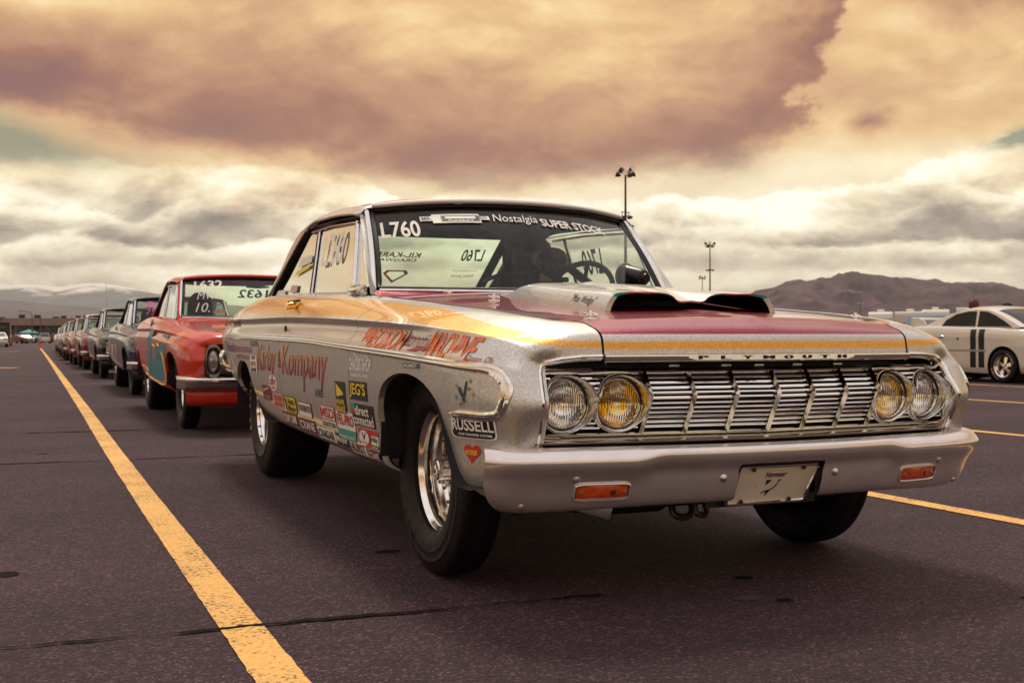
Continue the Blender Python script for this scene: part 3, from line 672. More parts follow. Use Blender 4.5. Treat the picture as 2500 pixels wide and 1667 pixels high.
def interior():
    g = G(); g.box((0, 2.1, .62), (1.46, 2.2, .50)); g.box((0, 3.15, .99), (1.4, .5, .03)); g.build('cabin_floor', INTERIOR, car, smooth=False)
    g = G(); n = 25; V = []
    for u in np.linspace(-1, 1, n):
        p = WS(u, 0); V += [tuple(p+np.array((0, .02, .0))), tuple(p+np.array((0, .10, .012))), (p[0], max(p[1]+.25, 1.2), 1.018+.02*math.exp(-((u-.55)/.3)**2)), (p[0], max(p[1]+.30, 1.26), .99), (p[0], max(p[1]+.28, 1.24), .85)]
    g.add(V, grid_faces(n, 5)).build('dashboard', mat('dash_black', (.02, .016, .022), .55), car)
    # seats
    def seat(x, y, head):
        g = G(); g.box((x, y+.02, .96), (.34, .13, .42), Matrix.Rotation(-.25, 3, 'X'), .05); g.box((x, y-.22, .80), (.46, .45, .14), None, .05)
        for sx in (-1, 1): g.box((x+sx*.14, y-.02, 1.0), (.08, .16, .32), Matrix.Rotation(-.25, 3, 'X'), .04)
        s_ = g.build('seat', INTERIOR, car)
        if head:
            g = G(); g.box((x-.01, y+.08, 1.26), (.20, .10, .22), Matrix.Rotation(-.2, 3, 'X'), .045); g.build('headrest', mat('seat_vinyl', (.03, .022, .034), .5), s_)
    seat(.44, 2.05, True)
    # roll cage
    cage = mat('cage_paint', (.03, .024, .035), .3)
    for pts in ([(.62, 2.18, .7), (.60, 2.2, 1.3), (.5, 2.2, 1.355), (-.5, 2.2, 1.355), (-.60, 2.2, 1.3), (-.62, 2.18, .7)], [(.37, 2.2, 1.35), (.24, 2.2, 1.123), (.0, 2.22, .70)], [(.62, 2.2, 1.28), (.64, 1.3, .9), (.64, 1.1, .6)], [(-.62, 2.2, 1.28), (-.64, 1.3, .9), (-.64, 1.1, .6)], [(-.45, 2.2, 1.33), (-.5, 2.9, 1.0)], [(.45, 2.2, 1.33), (.5, 2.9, 1.0)], [(.36, 2.2, 1.33), (.40, 2.25, 1.0)]):
        edge_strip('roll_cage_tube', pts, .024, cage, n=10)
    # steering wheel, column
    g = G(); m = T(.46, 1.47, 1.0) @ Matrix.Rotation(R(-62), 4, 'X'); g.tube([m @ Vector((.18*math.cos(a), .18*math.sin(a), 0)) for a in np.linspace(0, 2*math.pi, 33)[:-1]], .014, 8, closed=True)
    for a in (0, 2.1, 4.2): g.tube([m @ Vector((0, 0, -.02)), m @ Vector((.18*math.cos(a+.5), .18*math.sin(a+.5), 0))], .010, 6)
    g.lathe([(0, .01), (.05, .01), (.05, -.02)], 16, m); g.tube([m @ Vector((0, 0, -.02)), (.46, 1.2, .86)], .02, 8); g.build('steering_wheel', mat('wheel_black', (.02, .018, .022), .35), car)
    # tachometer on the dash top
    g = G(); m = T(.515, 1.02, 1.075) @ Matrix.Rotation(R(98), 4, 'X') @ Matrix.Rotation(R(14), 4, 'Y'); g.lathe([(0, .085), (.022, .085), (.024, .07), (.036, .066), (.042, .05), (.052, -.05), (.055, -.06)], 24, m @ T(0, 0, 0)); t = g.build('tachometer', mat('tach_black', (.012, .01, .014), .3), car)
    g = G(); g.lathe([(.050, -.058), (.058, -.058), (.058, -.068), (.05, -.068)], 24, m); g.build('bezel', mat('tach_bezel', (.6, .58, .52), .3, .8), t)
    # dash hood with its round gauge pod, hose and tan card, yellow cap
    g = G(); g.lathe([(0, .07), (.03, .066), (.06, .045), (.075, .01), (.078, -.05), (.07, -.06)], 24, T(.375, 1.60, 1.175) @ Matrix.Rotation(R(75), 4, 'X')); p = g.build('gauge_pod', mat('pod_brown', (.16, .085, .06), .45, nscale=40, namt=.5), car)
    g = G(); g.box((.435, 1.585, 1.175), (.035, .03, .045), None, .006); g.box((.405, 1.57, 1.085), (.07, .03, .025), None, .006); g.lathe([(0, .01), (.02, .008), (.022, 0)], 12, T(.35, 1.535, 1.185) @ RX); g.lathe([(0, .01), (.02, .008), (.022, 0)], 12, T(.395, 1.535, 1.185) @ RX); g.build('clamp', BLACK, p)
    g = G(); g.tube(spline([(-.06, 1.5, 1.055), (.0, 1.5, 1.085), (.12, 1.52, 1.108), (.26, 1.54, 1.12), (.36, 1.545, 1.15)], 6), .010, 8); g.build('breather_hose', mat('hose_black', (.02, .017, .022), .4), car)
    g = G(); g.box((.355, 1.62, 1.115), (.105, .02, .075), None, .004); g.build('card_box', mat('card_tan', (.80, .52, .24), .7, nscale=20, namt=.15), car)
    g = G(); g.lathe([(0, .008), (.034, .008), (.042, .004), (.043, -.01)], 24, T(.442, 1.93, 1.215) @ RX); g.lathe([(0, .011), (.004, .011), (.004, .008)], 8, T(.442, 1.93, 1.215) @ RX); g.build('yellow_cap', mat('cap_yellow', (.85, .66, .07), .4), car)
    g = G(); g.lathe([(0, .30), (.06, .29), (.10, .25), (.115, .18), (.115, .08), (.10, .0), (.08, -.02)], 20, T(.45, 2.04, 1.05)); g.build('seat_cover', mat('seat_vinyl', (.03, .022, .034), .5), car)
    g = G(); g.lathe([(0, .16), (.04, .15), (.065, .10), (.08, 0)], 16, T(.31, 2.0, 1.03)); g.build('seat_shoulder', INTERIOR, car)
interior()
# ================================================================== front of the silver car
def yg(x, z):
    vz = (z-.627)*.70 if z > .627 else (.627-z)*.55
    return -.790+.110*abs(x)+vz
BARZ = [.689-(i+1)*.01425 for i in range(11)]
def grille():
    g = G(); n = 31; xs = np.linspace(-.742, .742, n)
    loop = [(x, yg(x, .692)-.004, .692) for x in xs]+[(.748, yg(.748, .627)-.004, .627)]+[(x, yg(x, .511)-.004, .511) for x in xs[::-1]]+[(-.748, yg(.748, .627)-.004, .627)]
    g.tube(loop, .0075, 8, closed=True, flat=(1, 1.2)); fr = g.build('grille', CHROME, car)
    g = G(); g.tube([(x, yg(x, .699)+.006, .6995) for x in xs], .004, 6); g.tube([(x, yg(x, .504)+.002, .5035) for x in xs], .0045, 6); g.build('frame_bead', CHROME, fr)
    gb = G(); gb.tube([(-.5, 0, 0), (.5, 0, 0)], .0055, 8, flat=(1.5, 1)); proto = gb.build('grille_bar', CHROME, fr); bar = proto.data; first = [proto]
    def place(x0, x1, z):
        L_ = math.hypot(x1-x0, yg(x1, z)-yg(x0, z)); a = math.atan2(yg(x1, z)-yg(x0, z), x1-x0)
        o = first.pop() if first else inst('grille_bar', bar, fr)
        o.location = ((x0+x1)/2, (yg(x0, z)+yg(x1, z))/2, z); o.rotation_euler = (0, 0, a); o.scale = (L_, 1, 1)
    div = [-.412, -.274, -.137, 0, .137, .274, .412]
    for a, b in zip(div[:-1], div[1:]):
        for z in BARZ: place(a+.004, b-.004, z)
    for s in (-1, 1):
        for z in BARZ:
            cuts = []
            for cx in (.493, .656):
                d = .086**2-(z-.602)**2
                if d > 0: cuts.append((cx-math.sqrt(d), cx+math.sqrt(d)))
            x = .424
            for a, b in cuts+[(.735-abs(z-.61)*.1, 9)]:
                if a-x > .012: place(s*x if s > 0 else -a, s*a if s > 0 else -x, z)
                x = max(x, b)
    for x in div:
        g = G(); P = [(x, yg(x, z)-.012, z) for z in (.690, .66, .632, .627, .620, .57, .513)]; g.tube(P, .0068, 4, flat=(1.0, 1.8), up=(0, -1, 0)); g.build('grille_divider', CHROME, fr, sharp=20)
    g = G(); g.box((0, -.585, .61), (1.5, .02, .30)); g.build('radiator_support', BLACK, car, smooth=False)
    for x in (-.30, -.13, .13, .30, -.02):
        g = G(); g.box((x, yg(x, .708)+.012, .709), (.036, .02, .011), None, .003); g.build('grille_clip', SATIN, fr)
grille()
def headlights():
    refl = mat('lamp_reflector', (.85, .84, .80), .12, 1.0); bez = mat('bezel_chrome', (.62, .60, .57), .13, 1.0, nscale=30, namt=.1)
    def lensmat(name, tint):
        if name in MATS: return MATS[name]
        m = bpy.data.materials.new(name); m.use_nodes = True; nt = m.node_tree; p = nt.nodes['Principled BSDF']; L = nt.links.new
        p.inputs['Base Color'].default_value = (*tint, 1); p.inputs['Transmission Weight'].default_value = 1; p.inputs['IOR'].default_value = 1.35; p.inputs['Roughness'].default_value = .02
        tc = nt.nodes.new('ShaderNodeTexCoord'); w = nt.nodes.new('ShaderNodeTexWave'); w.wave_type = 'BANDS'; w.bands_direction = 'X'; w.inputs['Scale'].default_value = 40; w.inputs['Distortion'].default_value = .6; w.inputs['Detail'].default_value = 1
        w2 = nt.nodes.new('ShaderNodeTexWave'); w2.bands_direction = 'Z'; w2.inputs['Scale'].default_value = 7; w2.inputs['Distortion'].default_value = 1.5
        L(tc.outputs['Object'], w.inputs['Vector']); L(tc.outputs['Object'], w2.inputs['Vector']); a = nt.nodes.new('ShaderNodeMath'); a.operation = 'ADD'; L(w.outputs['Fac'], a.inputs[0]); L(w2.outputs['Fac'], a.inputs[1])
        b = nt.nodes.new('ShaderNodeBump'); b.inputs['Strength'].default_value = .55; b.inputs['Distance'].default_value = .006; L(a.outputs[0], b.inputs['Height']); L(b.outputs[0], p.inputs['Normal'])
        MATS[name] = m; return m
    for s in (-1, 1):
        for cx, tint, nm in ((.493, (1.0, .86, .16), 'yellow'), (.656, (1, .98, .94), 'clear')):
            x, z = s*cx, .602; y = -.669-.03*(.656-cx)/.163
            root = tag(empty('headlight', (x, y, z), 0, car), None)
            root['label'] = 'inner headlight with yellow lens' if nm == 'yellow' else 'outer headlight with clear lens'
            m = RX     # lathe axis +z -> -y (forward)
            g = G(); g.lathe([(0, .014), (.025, .0125), (.045, .008), (.060, .001), (.0665, -.008)], 40, m); g.build('lens', lensmat('lens_'+nm, tint), root)
            g = G(); g.lathe([(.067, -.006), (.062, -.020), (.045, -.040), (.02, -.052), (0, -.055)], 32, m); g.build('reflector', refl if nm == 'clear' else mat('lamp_reflector_amber', (.85, .66, .22), .14, 1.0), root)
            g = G(); g.tube([(0, .045, .0), (0, .03, 0)], .006, 8); g.tube([(0, .03, -.012), (0, .028, .012)], .003, 6); g.build('bulb', mat('bulb_metal', (.3, .24, .2), .3, .7), root)
            g = G(); g.lathe([(.066, .0), (.069, .006), (.0735, .006), (.076, -.004), (.074, -.02)], 40, m); g.build('retaining_ring', bez, root)
            # tubular bezel whose front edge follows the peaked face of the grille
            n = 56; V = []; F = []
            for i in range(n):
                a = 2*math.pi*i/n; dx, dz = math.cos(a), math.sin(a)
                fx, fz = .0805*dx, .0815*dz; yf = yg(x+fx, z+fz)-.024-y
                for r, yy in ((.0745, .012), (.0765, yf*.5), (.0795, yf+.001), (.0825, yf-.002), (.0855, yf+.002), (.0865, yf+.02)):
                    V.append((r*dx, yy, r*dz))
            for i in range(n):
                for k in range(5): F.append((i*6+k, ((i+1) % n)*6+k, ((i+1) % n)*6+k+1, i*6+k+1))
            obj('bezel', V, F, bez, root, sharp=50)
headlights()
def surround():
    E = [np.array(guide(i)[13]) for i in range(11)]
    IN = [(-.0, -1), (0, -1), (-.1, -1), (-.45, -.9), (-.75, -.65), (-.95, -.3), (-1, -.1), (-1, 0), (-1, .1), (-1, .15), (-1, .2)]
    for s in (-1, 1):
        V = []; idx = np.linspace(0, 10, 61)
        for t in idx:
            i = min(int(t), 9); f = t-i; e = E[i]*(1-f)+E[i+1]*f; w = np.array(IN[i])*(1-f)+np.array(IN[i+1])*f; w /= np.linalg.norm(w)
            for d, back in ((-.002, .004), (.000, -.004), (.006, -.007), (.013, -.003), (.018, .006), (.021, .022), (.023, .06)):
                V.append((s*(e[0]+w[0]*d), e[1]+back, e[2]+w[1]*d))
        obj('headlight_surround', V, grid_faces(61, 7, s < 0), CHROME, car, sharp=45)
    g = G(); n = 31; V = []
    for x in np.linspace(-.755, .755, n):
        y = -.772+.105*abs(x)
        for dy, z in ((.06, .499), (.0, .498), (-.008, .494), (-.008, .489), (0, .485), (.05, .482)): V.append((x, y+dy, z))
    g.add(V, grid_faces(n, 6)).build('lower_molding', CHROME, car, sharp=30)
surround()
BP = np.array(spline([(0, -.838, 0), (.2, -.829, 0), (.4, -.806, 0), (.6, -.776, 0), (.74, -.748, 0), (.83, -.715, 0), (.88, -.682, 0), (.905, -.640, 0)], 10))
def bv_pt(bv, x, z):
    h = bv.ray_cast(Vector((x, -3, z)), Vector((0, 1, 0))); return (x, h[0].y+.004, z)
def bumper():
    prof = [(.085, .468, .87), (.04, .481, .885), (.008, .4815, .90), (-.010, .474, .907), (-.016, .460, .910), (-.012, .444, .908), (.0, .427, .906), (.012, .412, .903), (.021, .382, .896), (.032, .348, .880), (.046, .320, .850), (.060, .309, .825), (.10, .313, .80)]
    V = []; ns = 97
    for (dy, z, xe) in prof:
        for s in np.linspace(-1, 1, ns):
            t = math.copysign(abs(s)**.9, s); xr = abs(t)*.905; y = np.interp(xr, BP[:, 0], BP[:, 1]); step = float(ss(.40, .50, np.array(xr)))
            zz = z-.020*abs(s)**2*(1 if z < .40 else .0)
            if .40 < z < .478: zz -= .014*step
            dd = dy-(.006*step if .41 < z < .478 else 0)
            V.append((t*(xe-.012), y+dd-.012*abs(s)**6, zz))
    V = spline_rows(np.array(V).reshape(len(prof), ns, 3), 3); r = V.shape[0]
    g = G(); F = grid_faces(r, ns, True); Vf = [tuple(p) for p in V.reshape(-1, 3)]
    F.append(tuple(i*ns for i in range(r))); F.append(tuple(i*ns+ns-1 for i in range(r-1, -1, -1)))
    Vc = np.array(Vf); hole = [(-.158, .20), (-.150, .421), (.150, .421), (.158, .20)]
    Vh, Fh = clip(Vc, F[:-2], poly_sd(Vc[:, (0, 2)], hole)); cp = [F[-2], F[-1]]; n0 = len(Vh); Vh += [Vc[i] for q in cp for i in q]; Fh += [tuple(range(n0, n0+r)), tuple(range(n0+r, n0+2*r))]
    g.add(Vh, Fh); g2 = G(); g2.box((0, -.70, .36), (.40, .02, .16)); b = g.build('front_bumper', mat('bumper_paint', (.76, .71, .70), .24, .72, coat=.6, coat_rough=.05, nscale=14, namt=.05), car, sharp=55)
    bv = BVHTree.FromPolygons([Vector(p) for p in Vf], F[:-2]); g2.build('plate_recess', BLACK, b, smooth=False)
    edge_strip('recess_lip', [bv_pt(bv, x, z) for x, z in ((-.153, .318), (-.150, .40), (-.148, .421), (-.10, .4225), (0, .4225), (.10, .4225), (.148, .421), (.150, .40), (.153, .318))], .005, BLACK, parent=b)
    def bp(x, z, off=0):
        h = bv.ray_cast(Vector((x, -3, z)), Vector((0, 1, 0))); n = h[1] if h[1].y < 0 else -h[1]; return h[0]+n*off, n
    for x, z, r_ in ((-.654, .393, .012), (.654, .393, .012), (-.201, .382, .012), (.201, .382, .012), (-.79, .315, .010), (.79, .315, .010)):
        p, n = bp(x, z); g = G(); q = n.to_track_quat('Z', 'Y').to_matrix().to_4x4(); g.lathe([(0, .007), (r_*.6, .0055), (r_, .001), (r_, -.004)], 16, Matrix.Translation(p) @ q); g.build('bumper_bolt', SATIN, b)
    amb = mat('amber_lens', (.55, .075, .01), .12, coat=1.0, nscale=30, namt=.4); amb.node_tree.nodes['Principled BSDF'].inputs['Emission Strength'].default_value = 0
    for s in (-1, 1):
        cx, cz = s*.571, .356; w, h = .082, .0235; pts = []
        for a in np.linspace(0, 2*math.pi, 49)[:-1]:
            c, d = math.cos(a), math.sin(a); e = .30; pts.append((cx+math.copysign(abs(c)**e, c)*w, cz+math.copysign(abs(d)**e, d)*h))
        g = G(); g.add([bp(x, z, .0015)[0] for x, z in pts], [tuple(range(48))]); fr = g.build('turn_signal', BLACK, b)
        g = G(); ring = [bp(x, z, .003)[0] for x, z in pts]; g.tube(ring, .0035, 6, closed=True); g.build('signal_rim', b.data.materials[0], b)
        V = []; F = []; nx, nz = 15, 7
        for j in range(nz):
            for i in range(nx):
                u, v = i/(nx-1)*2-1, j/(nz-1)*2-1; sq = .92; x = cx+u*w*.93*(1-.06*abs(v)**4); z = cz+v*h*.86*(1-.05*abs(u)**6); V.append(bp(x, z, .002+.006*(1-abs(u)**4)*(1-abs(v)**4))[0])
        obj('amber_lens', V, grid_faces(nz, nx), amb, b)
        g = G()
        for dx in (-.062, .066):
            p, n = bp(cx+dx, cz, .0075); g.lathe([(0, .002), (.004, .001), (.004, -.003)], 8, Matrix.Translation(p) @ n.to_track_quat('Z', 'Y').to_matrix().to_4x4())
        g.build('lens_screw', SATIN, b)
        p, n = bp(cx+.03, cz, .0055); g = G(); g.lathe([(0, .004), (.010, .002), (.014, -.001)], 14, Matrix.Translation(p) @ n.to_track_quat('Z', 'Y').to_matrix().to_4x4()); g.build('signal_bulb', mat('bulb_dark', (.12, .02, .01), .15, coat=1), b)
    # plate
    t = Vector((0, -.803, .413)); bo = Vector((0, -.722, .292)); up = (t-bo); hgt = up.length; up.normalize(); xr = Vector((1, 0, 0)); n = xr.cross(up); c = (t+bo)/2
    mt = Matrix(((xr.x, up.x, n.x, c.x), (xr.y, up.y, n.y, c.y), (xr.z, up.z, n.z, c.z), (0, 0, 0, 1)))
    pl = empty('license_plate', (0, 0, 0), 0, car)
    g = G(); g.box((0, 0, 0), (.284, hgt-.004, .003)); g.v = [mt @ Vector(v) for v in g.v]; g.build('plate_sheet', mat('plate_cream', (.86, .77, .64), .35, nscale=12, namt=.08), pl, smooth=False)
    w, h = .143, hgt/2; r_ = .012; ring = []
    for sx, sy, a0 in ((1, 1, 0), (-1, 1, 90), (-1, -1, 180), (1, -1, 270)):
        for a in np.linspace(a0, a0+90, 5): ring.append(mt @ Vector((sx*(w-r_)+r_*math.cos(R(a)), sy*(h-r_)+r_*math.sin(R(a)), .004)))
    g = G(); g.tube(ring, .0055, 8, closed=True, flat=(1, 1)); g.build('plate_frame', CHROME, pl)
    def ptxt(s, x0, y0, x1, y1, m, sh=0):
        v, f = text2d(s, sh*abs((y1-y0)/(x1-x0))); obj('lettering', [mt @ Vector((x0+q[0]*(x1-x0), y0+q[1]*(y1-y0), .0028)) for q in v], f, m, pl, smooth=False)
    ptxt('Vermeer', -.040, .026, .042, .047, NAVY, .25); ptxt('2', -.054, -.012, -.051, -.004, NAVY)
    def poly(p, m, z=.0028): obj('emblem', [mt @ Vector((x, y, z)) for x, y in p], [tuple(range(len(p)))], m, pl, smooth=False)
    poly([(-.026, .016), (-.006, .016), (-.014, .002), (-.021, -.006)], NAVY); poly([(.018, .016), (.030, .016), (.018, .002)], NAVY); poly([(-.012, -.024), (.006, -.022), (-.010, -.050)], NAVY)
    poly([(-.030, -.034), (-.018, -.026), (.0, -.022), (.012, -.012), (.02, .002), (.024, .001), (.015, -.016), (.002, -.027), (-.016, -.031), (-.026, -.037)], NAVY, .003)
    for x, y in ((-.09, .062), (.09, .062), (-.09, -.064), (.085, -.064)):
        g = G(); g.lathe([(0, .006), (.007, .005), (.0075, -.001)], 10, mt @ T(x, y, .004)); g.build('plate_screw', mat('plate_screw', (.16, .12, .11), .4, .8), pl)
    g = G(); g.box((0, 0, -.012), (.30, hgt+.014, .008)); g.v = [mt @ Vector(v) for v in g.v]; g.build('plate_bracket', BLACK, pl, smooth=False)
def spline_rows(A, n): return np.stack([spline(A[:, j], n) for j in range(A.shape[1])], axis=1)
bumper()
def underside():
    g = G(); g.box((0, -.30, .285), (1.0, .14, .10), None, .02); g.box((0, 1.7, .36), (1.1, 3.6, .12)); g.box((-.36, .9, .27), (.10, 2.4, .08)); g.box((.36, .9, .27), (.10, 2.4, .08)); g.box((0, .35, .22), (.28, .55, .16), None, .03); g.box((0, 4.0, .48), (1.3, .3, .12))
    g.tube([(-.5, 2.946, .385), (.5, 2.946, .385)], .05, 12); g.lathe([(0, .16), (.10, .15), (.15, .06), (.15, -.06), (.1, -.15), (0, -.16)], 16, T(0, 2.946, .385) @ RX)
    g.build('undercarriage', BLACK, car)
    g = G(); g.box((-.505, -.52, .285), (.16, .05, .055), Matrix.Rotation(.3, 3, 'Y'), .004); g.build('air_dam_bracket', SATIN, car)
    g = G(); g.tube(spline([(-.22, -.55, .30), (-.23, -.58, .245), (-.20, -.585, .235), (-.17, -.58, .245), (-.155, -.56, .28), (-.15, -.56, .30)], 5), .011, 8); g.tube(spline([(-.13, -.53, .30), (-.125, -.55, .235), (-.10, -.55, .232), (-.095, -.53, .30)], 5), .010, 8); g.tube([(-.5, -.42, .26), (.5, -.42, .26)], .016, 8); g.build('tow_hook', mat('tow_metal', (.08, .06, .06), .4, .8), car)
    g = G(); g.tube(spline([(.20, -.35, .30), (.22, -.40, .24), (.24, -.36, .22), (.27, -.2, .26)], 5), .008, 8); g.build('brake_hose', RUBBER, car)
underside()

# ------------------------------------------------------------------ wheels
MR_ = Matrix(((0, 0, -1, 0), (-1, 0, 0, 0), (0, 1, 0, 0), (0, 0, 0, 1))); ML_ = Matrix(((0, 0, 1, 0), (1, 0, 0, 0), (0, 1, 0, 0), (0, 0, 0, 1)))
def mirror_prof(p): return p+[(r, -h) for r, h in p[::-1] if h != 0]
def wheel(parent, x, y, r, hw, s, style, n=64, letters=None, lmat=None):
    root = empty('wheel', (x, y, r), 0, parent); M_ = ML_ if s > 0 else MR_
    k = r/.342
    if style == 'front':
        tp = [(.200, .080), (.207, .094), (.222, .108), (.245, .1155), (.262, .1175), (.2655, .1185), (.268, .1165), (.292, .116), (.295, .1175), (.298, .1145), (.315, .108), (.329, .099), (.3365, .088), (.3395, .074), (.3405, .060), (.3375, .058), (.3375, .054), (.3412, .052), (.3415, .034), (.3390, .032), (.3390, .028), (.342, .026), (.3422, .0)]
        rp = [(.2005, .083), (.2075, .0925), (.2115, .0905), (.2115, .0865), (.2045, .082), (.1965, .075), (.192, .064), (.1865, .060), (.185, .050), (.1875, .046), (.184, .036), (.176, .032), (.174, .022), (.176, .018), (.171, .006), (.163, .003), (.158, -.004), (.154, -.014), (.149, -.030), (.140, -.034), (.115, -.030), (.085, -.012), (.06, .016), (0, .02)]
        rp = [(a*k, b-(.1175-hw)) for a, b in rp]
    else:
        tp = [(.196, .135), (.205, .152), (.235, .166), (.262, .172), (.266, .174), (.270, .1715), (.315, .170), (.345, .164), (.366, .153), (.377, .138), (.3825, .118), (.385, .09), (.386, .0)]; tp = [(a*r/.386, b*hw/.172) for a, b in tp]
        rp = [(.193, .140), (.2015, .153), (.206, .151), (.206, .146), (.199, .140), (.191, .130), (.186, .10), (.180, .06), (.170, .05), (.165, .02), (.15, .0), (.08, .01), (0, .012)]
    if style == 'front': tp = [(a*k, b*hw/.1175) for a, b in tp]
    g = G(); g.lathe(mirror_prof(tp), n, M_, close=True); ty = g.build('tyre', RUBBER, root, sharp=35)
    g = G(); g.lathe(rp, n, M_); g.build('rim', ALU, root, sharp=35)
    sh = (.1175-hw) if style == 'front' else 0; rb, hb = (.162*k, .000-sh) if style == 'front' else (.1955, .142)
    g = G()
    for i in range(18 if style == 'front' else 16):
        a = 2*math.pi*(i+.5)/(18 if style == 'front' else 16); g.lathe([(0, .009), (.0045, .009), (.006, .005), (.006, -.004)], 8, M_ @ T(rb*math.cos(a), rb*math.sin(a), hb))
    g.build('rim_bolt', mat('bolt_steel', (.30, .25, .21), .3, .9), root)
    g = G(); d = -.022 if style == 'front' else .01
    g.lathe([(0, d+.058), (.016, d+.058), (.018, d+.066), (.033, d+.066), (.036, d+.062), (.036, d+.012), (.085, d+.006), (.088, d)], 24, M_); hub = g.build('hub', ALU, root, sharp=35)
    g = G()
    for i in range(5):
        a = 2*math.pi*i/5+.3; g.lathe([(0, .034), (.006, .034), (.0085, .030), (.0095, .004), (.014, .0), (.014, -.002)], 6, M_ @ T(.057*math.cos(a), .057*math.sin(a), d+.008))
    g.build('lug_nut', mat('lug_chrome', (.5, .52, .5), .1, 1.0), root)
    g = G(); g.lathe([(0, .0), (.15, 0), (.15, -.02), (0, -.02)], 24, M_ @ T(0, 0, -.06-sh)); g.lathe([(.19, .05-sh), (.193, -.08)], 24, M_); g.build('brake_disc', BLACK, root)
    if letters:
        th0, step, rad, size, txt = letters
        make_texts(sorted(set(txt.replace(' ', ''))))
        for i, ch in enumerate(txt):
            if ch == ' ': continue
            th = th0+step*i; v, f, w = _TXT[ch]; u = Vector((math.cos(th), -math.sin(th), 0)); o = Vector((math.sin(th), math.cos(th), 0)); V = []; kk = len(v)
            for dz in (-.004, .0012):
                for q in v: p = o*(rad+(q[1]-.5)*size)+u*((q[0]-.5)*size*.8); V.append(M_ @ Vector((p.x, p.y, hw*(.992 if style == 'front' else .992)+dz)))
            F = [tuple(i+kk for i in q) for q in f]; cnt = {}
            for q in f:
                for j in range(len(q)): cnt[(q[j], q[(j+1) % len(q)])] = 1
            F += [(a, b, b+kk, a+kk) for a, b in cnt if (b, a) not in cnt]
            obj('tyre_letter', V, F, lmat or RUBBER, ty, smooth=False)
    return root
LB = mat('letter_black', (.003, .002, .003), .6)
wheel(car, -.768, 0, .350, .076, -1, 'front', 96, (R(212), R(11.5), .289, .034, 'MOROSO'), LB); wheel(car, .702, .02, .342, .076, 1, 'front', 72)
wheel(car, -.682, 2.946, .386, .172, -1, 'rear', 80, (R(247), R(8), .318, .034, 'ET DRAG'), mat('letter_tan', (.42, .27, .15), .6)); wheel(car, .682, 2.946, .386, .172, 1, 'rear', 64)

# ------------------------------------------------------------------ side trim and rear bumper
def side_trim(s):
    pz = [(4.10, .800), (3.5, .799), (2.7, .796), (1.9, .788), (1.25, .778), (.61, .757), (-.12, .731), (-.40, .717), (-.53, .709), (-.61, .701), (-.655, .684), (-.688, .650), (-.692, .636), (-.682, .600), (-.665, .577), (-.63, .570), (-.53, .568), (-.43, .568)]
    P = spline([(0, a, b) for a, b in pz], 8); rows = []; n = len(P)
    for i in range(n):
        t = P[min(i+1, n-1)]-P[max(i-1, 0)]; t = t/np.linalg.norm(t); nn = np.array((0, -t[2], t[1])); y = P[i, 1]
        w = np.interp(y, [-.5, .55, .65, 4], [.015, .013, .011, .011]) if i < 74 else .015
        e = min(1, (n-1-i)/6+.15)
        w *= e
        for a, h in ((-1, -.002), (-.9, .004), (-.45, .0045), (-.3, .002), (0, .0015), (.3, .002), (.4, .009), (.9, .007), (1, -.002)):
            rows.append(side_pt(y+nn[1]*a*w, P[i, 2]+nn[2]*a*w, h*1.15, s))
    obj('side_trim', rows, grid_faces(n, 9, s > 0), CHROME, car, sharp=28)
for s in (-1, 1):
    side_trim(s)
    g = G(); V = []
    for t in np.linspace(0, 1, 14):
        a = R(90)*t; cx, cy = .80*(1 if t < 1 else 1), 4.10
        x, y = (.86+.05*math.sin(a*.0)+0, 3.93+.30*t) if t < .5 else (.86-.30*(t-.5)**1.5*2, 4.08+.17*math.sin((t-.5)*math.pi))
        for dx, z in ((0, .72), (.035, .715), (.055, .68), (.05, .63), (.025, .585), (-.01, .57)): V.append((s*(x+dx*(1-.6*max(0, t-.5)*2)), y+dx*max(0, t-.5)*2, z))
    g.add(V, grid_faces(14, 6, s < 0)).build('rear_bumper', CHROME, car, sharp=50)
g = G(); V = []
for x in np.linspace(-.66, .66, 9):
    for dy, z in ((0, .72), (.04, .71), (.06, .66), (.05, .60), (0, .57)): V.append((x, 4.235+dy, z))
g.add(V, grid_faces(9, 5, True)).build('rear_bumper', CHROME, car, sharp=50)

